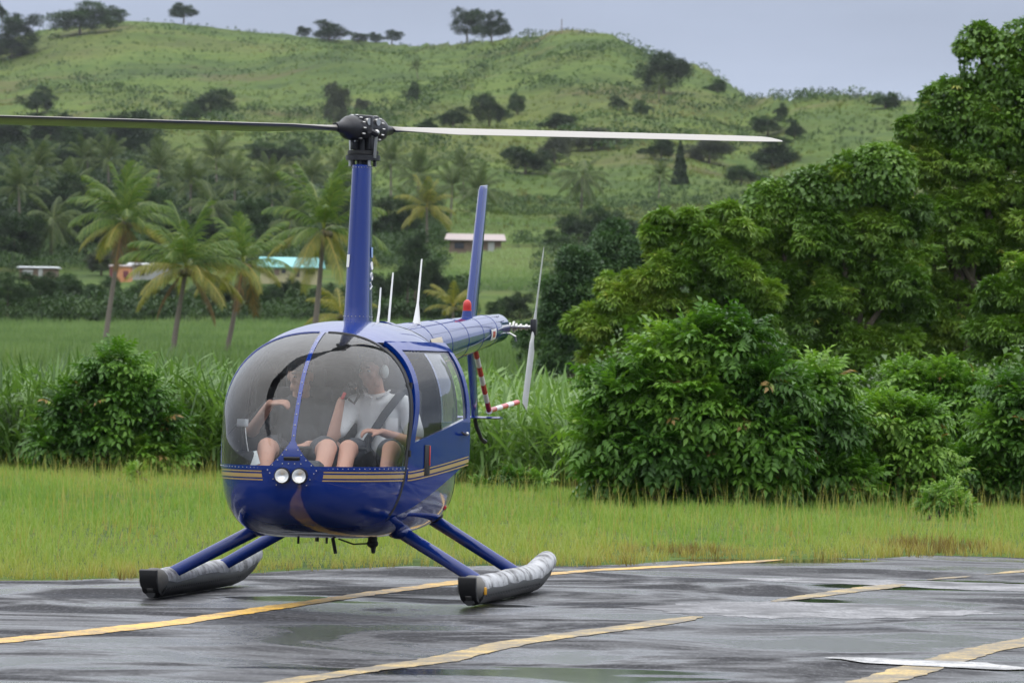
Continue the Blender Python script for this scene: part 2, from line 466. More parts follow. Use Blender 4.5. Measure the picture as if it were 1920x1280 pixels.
pale_sheet([(1350, 1084), (1560, 1085), (1760, 1090), (1980, 1098), (1980, 1112), (1800, 1106), (1600, 1096), (1430, 1090)])
# ---- grass verge
def blade(h, w, lean, ang, o=(0, 0), bend=.5):
    c, s = math.cos(ang), math.sin(ang)
    def q(side, t):
        r_ = lean * t ** 1.8; z = h * (t - bend * .25 * t * t)
        x = r_; y = side * w * (1 - t * .85)
        return [o[0] + x * c - y * s, o[1] + x * s + y * c, z]
    V = np.array([q(-1, 0), q(1, 0), q(-1, .5), q(1, .5), q(0, 1)])
    return V, np.array([[0, 1, 3], [0, 3, 2], [2, 3, 4]])
rr = random.Random(3)
tufts = []
for k in range(5):
    tufts.append(merge([blade(rr.uniform(.6, 1.1), .022, rr.uniform(.08, .55), rr.uniform(0, 6.28), (rr.uniform(-.16, .16), rr.uniform(-.16, .16))) for _ in range(6)],
                       [rr.uniform(-.10, .10) for _ in range(6)]))
M_grass = foliage('verge_grass', [(0, (.17, .12, .04)), (.18, (.34, .29, .095)), (.40, (.31, .335, .095)), (.65, (.24, .325, .078)), (.85, (.18, .285, .06)), (1, (.12, .22, .045))], rough=.6, transl=.35, spec=.2)
def zrot(n, tilt=.0):
    a = RNG.uniform(0, 6.283, n); c, s = np.cos(a), np.sin(a); z = np.zeros(n); o = np.ones(n)
    return np.stack([np.stack([c, -s, z], 1), np.stack([s, c, z], 1), np.stack([z, z, o], 1)], 1)
NG = 30000
gt = RNG.uniform(0, 1, NG) ** 1.25
gpx = RNG.uniform(-350, 2270, NG)
gY = 39 + gt * 46
gX = (gpx - 960) / FPX * gY
ok = gY > edge_y(gX) + RNG.uniform(-.45, .35, NG)
gX, gY = gX[ok], gY[ok]
dist = np.clip((gY - edge_y(gX)) / 24, 0, 1)
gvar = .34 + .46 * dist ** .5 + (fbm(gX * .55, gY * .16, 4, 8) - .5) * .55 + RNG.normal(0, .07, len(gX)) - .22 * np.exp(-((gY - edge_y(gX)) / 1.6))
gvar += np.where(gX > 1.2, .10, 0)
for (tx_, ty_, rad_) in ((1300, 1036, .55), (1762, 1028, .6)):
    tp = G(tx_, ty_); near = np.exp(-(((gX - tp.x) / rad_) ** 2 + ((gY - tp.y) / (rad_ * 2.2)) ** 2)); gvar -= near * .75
gh = (.105 + .035 * dist) * RNG.uniform(.7, 1.3, len(gX)) * (.35 + 1.35 * fbm(gX * .9, gY * .3, 3, 21))
for k in range(5):
    s_ = np.arange(len(gX)) % 5 == k
    n = s_.sum()
    if k == 0: GV = []
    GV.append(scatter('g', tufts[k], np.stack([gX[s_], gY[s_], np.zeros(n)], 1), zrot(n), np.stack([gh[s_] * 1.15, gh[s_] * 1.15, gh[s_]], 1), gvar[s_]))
def joinmesh(name, ms):
    V, F, T = [], [], []; n = 0
    for me in ms:
        v = np.empty(len(me.vertices) * 3, np.float32); me.vertices.foreach_get('co', v)
        k = me.polygons[0].loop_total
        f = np.empty(len(me.loops), np.int32); me.loops.foreach_get('vertex_index', f)
        a = np.empty(len(me.vertices), np.float32); me.attributes['var'].data.foreach_get('value', a)
        V.append(v.reshape(-1, 3)); F.append(f.reshape(-1, k) + n); T.append(a); n += len(me.vertices)
        bpy.data.meshes.remove(me)
    return npmesh(name, np.concatenate(V), np.concatenate(F), np.concatenate(T))
tag(link('verge_grass', joinmesh('verge_grass', GV), M_grass), 'short yellow green grass of the verge behind the tarmac', 'grass', kind='stuff')
# tall thin seed stalks
stalk = merge([blade(1.0, .008, .25, 0.0), blade(.22, .02, .08, .3, (.2, 0))], [0, -.05])
n = 5200
sp = RNG.uniform(-350, 2270, n); sY = 41 + RNG.uniform(0, 1, n) ** .55 * 36; sX = (sp - 960) / FPX * sY
ok = sY > edge_y(sX) + .3; sX, sY = sX[ok], sY[ok]; n = len(sX)
tag(link('grass_stalks', scatter('grass_stalks', stalk, np.stack([sX, sY, np.zeros(n)], 1), zrot(n), RNG.uniform(.22, .50, n), RNG.uniform(.12, .42, n)), M_grass),
    'thin dry grass stalks standing out of the verge', 'grass', kind='stuff')

# ---- sugar cane: tall near block, smoother field behind it
def cane_clump(rr, nb=14, sg=4):
    parts, vv = [], []
    for _ in range(nb):
        a = rr.uniform(0, 6.283); h0 = rr.uniform(.05, .78); L = rr.uniform(.40, .75); w = rr.uniform(.011, .021)
        up = rr.uniform(.55, 1.0); out_ = rr.uniform(.25, .75); dr = rr.uniform(.25, .95)
        ox, oy = rr.uniform(-.12, .12), rr.uniform(-.12, .12)
        c, s = math.cos(a), math.sin(a); V = []
        for i in range(sg + 1):
            t = i / sg; r_ = out_ * L * t; z = h0 + L * (up * t - dr * t * t * .75)
            ww = w * (1 - t ** 2.2 * .93) * (.6 + .8 * min(1, t * 3))
            for sd_ in (-1, 1): V.append([ox + r_ * c - sd_ * ww * s, oy + r_ * s + sd_ * ww * c, z + (.012 if sd_ > 0 else 0)])
        F = np.array([[2 * i, 2 * i + 1, 2 * i + 3, 2 * i + 2] for i in range(sg)])
        parts.append((np.array(V), F)); vv.append(rr.uniform(-.22, .22))
    return merge(parts, vv)
rr = random.Random(5)
CANE = [cane_clump(rr) for _ in range(5)]
CANE_FAR = [cane_clump(rr, 7, 3) for _ in range(5)]
M_cane = foliage('cane_leaf', [(0, (.045, .095, .022)), (.3, (.095, .180, .042)), (.6, (.165, .275, .080)), (.85, (.26, .37, .15)), (1, (.38, .35, .16))], rough=.42, transl=.3, spec=.4)
def cane_front(px): return np.interp(px, [-400, 0, 340, 860, 1100, 1600], [83, 81, 79, 74, 72, 78])
def cane_block(name, zones, label, height):
    ms = []
    for (d0, d1, N) in zones:
        px = RNG.uniform(-320, 1560, N); Y = cane_front(px) + d0 + RNG.uniform(0, 1, N) * (d1 - d0); X = (px - 960) / FPX * Y
        hh = height * RNG.uniform(.82, 1.15, N) * (.8 + .4 * fbm(X * .35, Y * .2, 3, 31))
        var = .48 + (fbm(X * .25, Y * .12, 3, 33) - .5) * .7 + RNG.normal(0, .06, N)
        for k in range(5):
            s_ = np.arange(N) % 5 == k; m_ = s_.sum()
            ms.append(scatter('c', (CANE if d0 < 8 else CANE_FAR)[k], np.stack([X[s_], Y[s_], tz(X[s_], Y[s_])], 1), zrot(m_), hh[s_], var[s_]))
    return tag(link(name, joinmesh(name, ms), M_cane), label, 'sugar cane', kind='stuff')
cane_block('sugar_cane', [(-.6, 2.0, 1100), (2, 8, 1700), (8, 30, 2300), (30, 124, 4000)], 'tall leafy sugar cane standing behind the grass verge', 1.22)
# field behind: short even crop on the rise
def spike(a, lean, o, w=.06):
    c, s = math.cos(a), math.sin(a)
    return np.array([[o[0] - s * w, o[1] + c * w, 0], [o[0] + s * w, o[1] - c * w, 0], [o[0] + c * lean, o[1] + s * lean, 1.0]]), np.array([[0, 1, 2]])
crop = merge([spike(a_, rr.uniform(.1, .4), (rr.uniform(-.3, .3), rr.uniform(-.3, .3))) for a_ in (0.3, 1.6, 2.9, 4.1, 5.2, 3.5)], [-.1, 0, .1, .05, -.05, .08])
N = 30000
cY = 205 + RNG.uniform(0, 1, N) ** 1.0 * 222; cpx = RNG.uniform(-300, 1500, N); cX = (cpx - 960) / FPX * cY
M_crop = foliage('young_cane_leaf', [(0, (.050, .095, .030)), (.4, (.105, .175, .060)), (.7, (.16, .24, .09)), (1, (.24, .31, .14))], rough=.6, transl=.3, spec=.2)
tag(link('young_cane_field', scatter('young_cane_field', crop, np.stack([cX, cY, tz(cX, cY)], 1), zrot(N), RNG.uniform(.5, 1.15, N),
    .5 + (fbm(cX * .12, cY * .05, 4, 40) - .5) * .6 + RNG.normal(0, .08, N)), M_crop), 'smooth green field of young cane beyond the tall cane', 'sugar cane', kind='stuff')
# fields and rough growth on the hill
def hill_patch(name, label, N, boxes, size, lo, hi, vmean, mat, cat='grass'):
    Xs, Ys_ = [], []
    for (x0, x1, Y0, Y1, share) in boxes:
        k = int(N * share); Y = RNG.uniform(Y0, Y1, k); px = RNG.uniform(x0, x1, k)
        Xs.append((px - 960) / FPX * Y); Ys_.append(Y)
    X, Y = np.concatenate(Xs), np.concatenate(Ys_); k = len(X)
    dens = fbm(X / 26, Y / 40, 4, 51); ok = (dens > lo) & (dens < hi); X, Y = X[ok], Y[ok]; k = len(X)
    v = vmean + (fbm(X / 30, Y / 70, 4, 55) - .5) * 2.0 + RNG.normal(0, .05, k)
    sc = RNG.uniform(*size, k)
    return tag(link(name, scatter(name, crop, np.stack([X, Y, tz(X, Y) - .1], 1), zrot(k), np.stack([sc * 1.5, sc * 1.5, sc], 1), v), mat), label, cat, kind='stuff')
M_hill = foliage('hill_tuft', [(0, (.010, .024, .006)), (.3, (.032, .064, .010)), (.55, (.066, .104, .015)), (.8, (.11, .138, .023)), (1, (.115, .10, .03))], rough=.8, transl=.25, spec=.1)
hill_patch('hill_grass', 'rough tall grass covering the hillside', 26000, [(-300, 2200, 640, 1000, .5), (-300, 2200, 1000, 1520, .5)], (.3, .9), 0, 1, .55, M_hill)
hill_patch('upper_cane_field', 'pale green cane field on the slope above the long shed', 12000, [(690, 1500, 500, 575, .5), (700, 1500, 600, 668, .5)], (.35, .6), 0, 1, .55, M_crop, 'sugar cane')

# ================================================================== TREES, BUSHES, PALMS
M_bark = simple('grey_bark', (.11, .085, .065), .9, 0, 0, .35, 9, .5)
M_palmbark = simple('palm_bark', (.16, .135, .11), .9, 0, 0, .3, 12, .4)
rr = random.Random(21)
ROSETTE = merge([leaf_quad(rr.uniform(.8, 1.1), .27, .1, .25, (0, 0, 0), k * 6.283 / 9 + rr.uniform(-.2, .2), rr.uniform(-.75, .15)) for k in range(9)], [rr.uniform(-.07, .07) for _ in range(9)])
def compound():
    parts, vv = [], []
    for k in range(4):
        x = .22 + .19 * k; z = .12 * math.sin(x * 2.2) - .16 * x * x
        for s in (-1, 1):
            parts.append(leaf_quad(.40 - .03 * abs(k - 1.5), .19, .1, .22, (x, 0, z), s * R(62), R(-14))); vv.append(rr.uniform(-.06, .06))
    parts.append(leaf_quad(.38, .18, .1, .25, (.93, 0, -.05), 0, R(-22))); vv.append(.03)
    return merge(parts, vv)
COMPOUND = compound()
SPRAY = merge([leaf_quad(rr.uniform(.7, 1.2), .62, .12, .2, (rr.uniform(-.3, .2), rr.uniform(-.3, .3), rr.uniform(-.25, .25)), rr.uniform(0, 6.28), rr.uniform(-.7, .5)) for _ in range(5)], [rr.uniform(-.1, .1) for _ in range(5)])
SPRAY2 = merge([leaf_quad(rr.uniform(.28, .5), .24, .12, .25, (rr.uniform(-.6, .6), rr.uniform(-.6, .6), rr.uniform(-.45, .45)), rr.uniform(0, 6.28), rr.uniform(-.9, .4)) for _ in range(11)], [rr.uniform(-.14, .14) for _ in range(11)])
SPRAY3 = merge([leaf_quad(rr.uniform(.2, .34), .17, .12, .25, (.7 * math.cos(k * 2.4) * math.sqrt(k / 20), .7 * math.sin(k * 2.4) * math.sqrt(k / 20), .5 * math.sqrt(max(0, 1 - k / 20)) + rr.uniform(-.3, .05)), rr.uniform(0, 6.28), rr.uniform(-.9, .5)) for k in range(20)], [rr.uniform(-.15, .15) for _ in range(20)])
VINE = merge([leaf_quad(1.0, .85, .06, .3, (0, 0, 0), 0, -.5)], [0])

def crown_points(lobes, n, rmin=.62, rmax=1.04, low=-.75, cull=.72):
    C = np.array([l[0] for l in lobes], float); RAD = np.array([l[1] for l in lobes], float)
    area = (RAD[:, 0] * RAD[:, 2] + RAD[:, 0] * RAD[:, 1] + RAD[:, 1] * RAD[:, 2]); pr = area / area.sum()
    idx = RNG.choice(len(lobes), n, p=pr)
    d = RNG.normal(0, 1, (n, 3)); d /= np.linalg.norm(d, axis=1, keepdims=True)
    d[:, 2] = np.where(d[:, 2] < low, -d[:, 2], d[:, 2])
    rad = rmin + (rmax - rmin) * RNG.uniform(0, 1, n) ** .6
    p = C[idx] + d * RAD[idx] * rad[:, None]
    q = np.min(np.linalg.norm((p[:, None, :] - C[None]) / RAD[None], axis=2) + 10 * (np.arange(len(lobes))[None] == idx[:, None]), axis=1)
    ok = q > cull
    return p[ok], d[ok], rad[ok]
def crown_mesh(name, lobes, n, templ, size, vmean, vspread, droop=.35, rmin=.62, patch=1.0, seed=1, cull=.72, accent=0.0, jit=.35):
    p, d, rad = crown_points(lobes, n, rmin, 1.04, cull=cull)
    k = len(p)
    dirs = d + RNG.normal(0, jit, (k, 3)); dirs[:, 2] -= droop
    v = vmean + (fbm(p[:, 0] * patch + p[:, 2] * .7 * patch, p[:, 1] * patch + p[:, 2] * patch, 3, seed) - .5) * vspread + RNG.normal(0, .06, k)
    if accent: v = np.where(RNG.uniform(0, 1, k) < accent, 1.0, np.clip(v, 0, .9))
    return scatter(name, templ, p, frames(dirs, RNG.uniform(-.6, .6, k)), RNG.uniform(*size, k), v)
def limb(b, p, q, r0, r1, wob=.08, n=6):
    p, q = Vector(p), Vector(q); L = (q - p).length; pts = []
    for i in range(n + 1):
        t = i / n; w = math.sin(math.pi * t) * wob * L
        pts.append(p.lerp(q, t) + Vector((random.uniform(-w, w), random.uniform(-w, w), random.uniform(-w, w) * .5)))
    b.tube(pts, [r0 + (r1 - r0) * i / n for i in range(n + 1)], 8)

# ---- mango trees on the right
M_mango = foliage('mango_leaf', [(0, (.030, .068, .009)), (.3, (.066, .145, .015)), (.55, (.112, .220, .022)), (.78, (.180, .295, .032)), (.92, (.25, .34, .05)), (1, (.42, .42, .09))], rough=.42, transl=.22, spec=.45)
M_vine = foliage('vine_leaf', [(0, (.045, .10, .016)), (.5, (.105, .21, .03)), (.8, (.18, .30, .045)), (1, (.28, .35, .07))], rough=.4, transl=.28, spec=.45)
def split_lobes(lob, k=7, f=.42):
    out_ = []
    for c, r_ in lob:
        out_.append((c, tuple(q * .62 for q in r_)))
        for _ in range(k):
            d = Vector((random.gauss(0, 1), random.gauss(0, 1) - .35, random.gauss(0, 1) + .25)).normalized(); s = f * random.uniform(.7, 1.25)
            out_.append((tuple(c[i] + d[i] * r_[i] * .78 for i in range(3)), (r_[0] * s, r_[1] * s, r_[2] * s * .8)))
    return out_
def lobes_px(L, Y, depth=.9):
    out_ = []
    for (px, py, r_, *dy) in L:
        y_ = Y + (dy[0] if dy else 0); s = PXM(y_); out_.append((tuple(P(px, py, y_)), (r_ / s, r_ / s * depth, r_ / s * .92)))
    return out_
def big_tree(name, L, Y, base_px, label, n, mat, templ=ROSETTE, size=(.10, .17), vmean=.56, vsp=.9, trunk_r=.24, vines=0, group=None, dead=None, cat='tree'):
    lob = lobes_px(L, Y)
    bx_ = P(base_px, 700, Y); base = Vector((bx_.x, Y, 0)); t = empty(name, base)
    tag(t, label, cat, group)
    b = MB(); top = base + Vector((random.uniform(-.2, .2), random.uniform(-.2, .2), 1.5))
    limb(b, base - Vector((0, 0, .1)), top, trunk_r * 1.25, trunk_r * .9, .05)
    for c, r_ in lob: limb(b, top + Vector((0, 0, random.uniform(-.5, .1))), Vector(c) - Vector((0, 0, r_[2] * .2)), trunk_r * random.uniform(.35, .6), .03, .07)
    o = b.build('trunk', M_bark, t); o.location = -base
    lob2 = [(tuple(Vector(c) - base), r_) for c, r_ in lob]
    link('crown', crown_mesh('crown', split_lobes(lob2), n, templ, size, vmean, vsp, seed=int(base_px) % 97, patch=1.1, rmin=.6, cull=.8, accent=.008), mat, t)
    if vines:
        up = sorted(lob2, key=lambda q: -q[0][2])[:vines]
        link('vines', crown_mesh('vines', [(c, tuple(k * 1.06 for k in r_)) for c, r_ in up], 9000, VINE, (.045, .125), .5, 1.0, .6, .88, patch=1.3, seed=4, cull=.88, jit=.9), M_vine, t)
    return t
big_tree('mango_tree', [(1880, 130, 75), (1838, 85, 42), (1930, 90, 60), (1905, 215, 90), (1800, 215, 75), (1850, 250, 85), (1752, 262, 70), (1700, 300, 70), (1905, 340, 100), (1800, 350, 95), (1890, 470, 95), (1780, 460, 95), (1960, 420, 100), (1790, 570, 85), (1980, 250, 90), (2010, 560, 110), (1725, 590, 66), (1745, 665, 62), (1850, 690, 62)],
         101, 1850, 'tallest mango tree at right edge, its top overgrown with vines', 22000, M_mango, vines=7)
big_tree('mango_tree', [(1650, 330, 62), (1590, 345, 55), (1520, 372, 58), (1450, 390, 55), (1620, 430, 88), (1520, 460, 85), (1430, 455, 62), (1690, 430, 70), (1570, 560, 80), (1670, 545, 80), (1480, 560, 75), (1520, 655, 80), (1650, 655, 78), (1590, 690, 80), (1625, 500, 80, 4), (1700, 500, 70, 3)],
         97, 1560, 'broad dark mango tree in the middle of the right hand grove', 19000, M_mango, vmean=.50, vines=4)
big_tree('mango_tree', [(1300, 440, 55), (1240, 432, 40), (1370, 430, 55), (1250, 505, 62), (1340, 520, 75), (1165, 560, 55), (1120, 620, 52), (1220, 600, 75), (1310, 630, 75), (1400, 560, 60), (1130, 690, 52), (1230, 700, 70), (1400, 660, 65)],
         93, 1280, 'mango tree with yellowish leaves at left end of the grove', 17000, M_mango, vmean=.64)
big_tree('mango_tree', [(1935, 520, 62), (1880, 560, 52), (1915, 620, 75), (1850, 640, 45), (1920, 700, 75), (1980, 620, 80)],
         88, 1935, 'lower bright green mango tree against the right edge', 9000, M_mango, vmean=.60, trunk_r=.16)
# darker trees between grove and cane
M_dtree = foliage('bluish_leaf', [(0, (.018, .046, .016)), (.4, (.042, .098, .030)), (.7, (.078, .155, .042)), (1, (.13, .21, .058))], rough=.5, transl=.2, spec=.35)
for L, Y, bx0, lab in (([(1165, 470, 50), (1120, 500, 48), (1185, 530, 55), (1130, 560, 55), (1165, 610, 55)], 205, 1150, 'dark bluish green tree just left of the mango grove'),
                       ([(1075, 500, 36), (1050, 560, 42), (1095, 570, 45), (1060, 630, 45), (1100, 660, 45), (1040, 680, 36)], 190, 1070, 'dark tree covered with creepers beside the tail rotor'),
                       ([(1000, 640, 30), (1030, 615, 34), (1010, 690, 34), (1045, 690, 32)], 212, 1020, 'low dark tree behind the end of the tail boom')):
    big_tree('grove_tree', L, Y, bx0, lab, 2600, M_dtree, SPRAY3, (.3, .55), .5, .9, .2)

# shade plants under the grove
k = 4200; Yg = RNG.uniform(84, 106, k); pg = RNG.uniform(1120, 2150, k); Xg = (pg - 960) / FPX * Yg; sg_ = RNG.uniform(.3, .8, k)
tag(link('grove_undergrowth', scatter('grove_undergrowth', SPRAY3, np.stack([Xg, Yg, RNG.uniform(0, 1, k) * (.3 + 2.2 * fbm(Xg * .5, Yg * .3, 3, 88))], 1), zrot(k), sg_ * .8, RNG.uniform(0, .55, k)), M_mango), 'dark shade plants under the mango trees', 'undergrowth', kind='stuff')
# ---- leafy bushes at the edge of the verge
M_bush = foliage('tulip_tree_leaf', [(0, (.020, .060, .010)), (.3, (.050, .130, .016)), (.55, (.095, .210, .024)), (.8, (.165, .300, .040)), (.96, (.24, .35, .07)), (1, (.26, .17, .06))], rough=.42, transl=.28, spec=.3)
def bush(name, L, Y, base_px, label, n, size, vmean=.45, cat='bush'):
    lob = lobes_px([(a_, b_, c_ * .88) for a_, b_, c_ in L], Y, 1.0); base = Vector((P(base_px, 900, Y).x, Y, 0)); t = empty(name, base); tag(t, label, cat)
    b = MB()
    for c, r_ in lob: limb(b, base + Vector((random.uniform(-.25, .25), random.uniform(-.2, .2), -.05)), Vector(c) + Vector((0, 0, r_[2] * .3)), .035, .010, .06)
    o = b.build('stems', M_bark, t); o.location = -base
    lob2 = [(tuple(Vector(c) - base), r_) for c, r_ in lob]
    link('foliage', crown_mesh('foliage', split_lobes(lob2, 5, .5), int(n * 1.9), COMPOUND, (size[0] * .74, size[1] * .74), vmean, 1.25, .3, .5, 1.2, int(base_px) % 91, .7, .008), M_bush, t)
    return t
bush('leafy_bush', [(1370, 660, 62), (1290, 665, 62), (1240, 720, 70), (1330, 740, 95), (1430, 740, 75), (1165, 745, 62), (1150, 830, 66), (1250, 830, 90), (1360, 850, 95), (1450, 840, 80), (1210, 900, 60), (1330, 910, 65), (1450, 905, 60), (1130, 890, 45)],
     64, 1310, 'large leafy bush with big compound leaves right of the helicopter', 2500, (.30, .46))
bush('leafy_bush', [(1530, 750, 62), (1490, 800, 60), (1560, 820, 66), (1540, 895, 62), (1590, 900, 45)], 65, 1540, 'dense bush leaning on the right side of the largest bush', 900, (.28, .42), .42)
bush('leafy_bush', [(1660, 800, 55), (1620, 860, 55), (1700, 850, 58), (1660, 915, 55), (1760, 890, 55), (1720, 800, 45)], 66, 1680, 'bush with bright green tips below the dark trees at right', 1100, (.25, .40), .55)
bush('leafy_bush', [(1700, 735, 45), (1760, 730, 48), (1820, 745, 45), (1800, 790, 55), (1740, 785, 50), (1840, 800, 45)], 74, 1770, 'layered bush with reddish young tips standing behind the others', 1000, (.28, .42), .5)
bush('leafy_bush', [(1905, 760, 50), (1870, 830, 50), (1930, 850, 70), (1880, 900, 52), (1960, 770, 60), (1820, 890, 45)], 67, 1900, 'bush at the right edge of the picture', 1100, (.26, .40), .52)
bush('leafy_bush', [(215, 700, 38), (185, 745, 52), (245, 760, 52), (140, 790, 52), (220, 820, 62), (290, 815, 45), (110, 845, 42), (180, 870, 45), (270, 865, 45), (310, 870, 30)],
     77, 205, 'leafy bush standing alone in front of the cane at left', 1500, (.30, .46), .42)
bush('weed_clump', [(1770, 935, 28), (1740, 945, 22), (1800, 945, 24)], 60, 1770, 'low yellowish weed clump at the foot of the right bushes', 170, (.12, .2), .75, 'weeds')
bush('weed_clump', [(255, 885, 14), (262, 900, 12)], 72, 257, 'small bright weed at the foot of the lone left bush', 50, (.12, .2), .7, 'weeds')
bush('weed_clump', [(945, 905, 16), (975, 900, 18), (905, 915, 14), (1010, 905, 16)], 71, 950, 'broad leaved weeds at the cane edge behind the right skid', 200, (.14, .24), .5, 'weeds')

# ---- trees further off: shared crown shapes
def unit_crown(seed, n=620, flat=1.0, size=(.16, .30)):
    r2 = random.Random(seed); lob = []
    for _ in range(11):
        a, e_ = r2.uniform(0, 6.28), r2.uniform(-.5, 1.2); q = r2.uniform(.35, .85)
        lob.append(((q * math.cos(a) * math.cos(e_), q * math.sin(a) * math.cos(e_), q * math.sin(e_) * flat), (r2.uniform(.22, .42),) * 2 + (r2.uniform(.18, .34),)))
    lob.append(((0, 0, -.1), (.6, .6, .5)))
    return crown_mesh('crown', lob, n, SPRAY2, size, .5, .9, .2, .55, 2.2, seed)
UC = [unit_crown(31 + k, 1150, size=(.12, .22)) for k in range(6)]
UC_CONE = None
p_, d_, _ = crown_points([((0, 0, -.6), (.62, .62, .4)), ((0, 0, -.1), (.45, .45, .45)), ((0, 0, .4), (.26, .26, .42)), ((0, 0, .8), (.12, .12, .25))], 800)
UC_CONE = scatter('crown', SPRAY, p_, frames(d_ + np.array([0, 0, -.5])), RNG.uniform(.1, .18, len(p_)), RNG.uniform(.2, .7, len(p_)))
FT = {
 'd': foliage('dark_hill_leaf', [(0, (.006, .017, .006)), (.5, (.019, .044, .013)), (1, (.044, .080, .022))], .6, .2, .25),
 'm': foliage('mid_hill_leaf', [(0, (.011, .026, .009)), (.5, (.031, .068, .019)), (1, (.066, .115, .032))], .6, .22, .25),
 'l': foliage('light_hill_leaf', [(0, (.035, .075, .018)), (.5, (.080, .150, .032)), (1, (.140, .215, .055))], .6, .25, .25),
 'g': foliage('grey_hill_leaf', [(0, (.030, .038, .028)), (.5, (.06, .072, .05)), (1, (.09, .105, .07))], .7, .2, .2)}
TRUNK_ME = MB().tube([(0, 0, 0), (.03, 0, .4), (-.03, .02, .8), (0, 0, 1.0)], [1.0, .8, .6, .4], 7).build('tmp', M_bark); tm = TRUNK_ME.data; bpy.data.objects.remove(TRUNK_ME)
def stand(px, py, lo=436, hi=1560):
    """how far off the land lies that is seen at this pixel"""
    Y = np.geomspace(lo, hi, 700); X = (px - 960) / FPX * Y
    y = 700 + (px - 960) * math.tan(ROLL) - (tz(X, Y) - CAMH) * FPX / Y
    w = np.where(y <= py)[0]
    return float(Y[w[0]] if len(w) else Y[np.argmin(y)])
def far_tree(name, px, py, rx, ry, Y, tint, label, cat='tree', group=None, me=None):
    if name != 'hedge_bush': rx, ry = rx * 1.3, ry * 1.28; Y = stand(px, py + ry * .72)
    c = P(px, py, Y); s = PXM(Y); gz = float(tz(c.x, Y)); base = Vector((c.x, Y, min(gz, c.z - .2) - .05))
    t = empty(name, base); tag(t, label, cat, group)
    mesh = me or random.choice(UC)
    o = bpy.data.objects.new('crown', mesh); COL.objects.link(o); o.parent = t
    if not mesh.materials: mesh.materials.append(FT['d'])
    o.material_slots[0].link = 'OBJECT'; o.material_slots[0].material = FT[tint]
    o.location = c - base; o.rotation_euler = (0, 0, random.uniform(0, 6.28)); o.scale = (rx / s, rx / s, ry / s)
    h = c.z - base.z
    k = bpy.data.objects.new('trunk', tm); COL.objects.link(k); k.parent = t; k.scale = (.035 * rx / s + .06, .035 * rx / s + .06, max(h, .3))
    return t
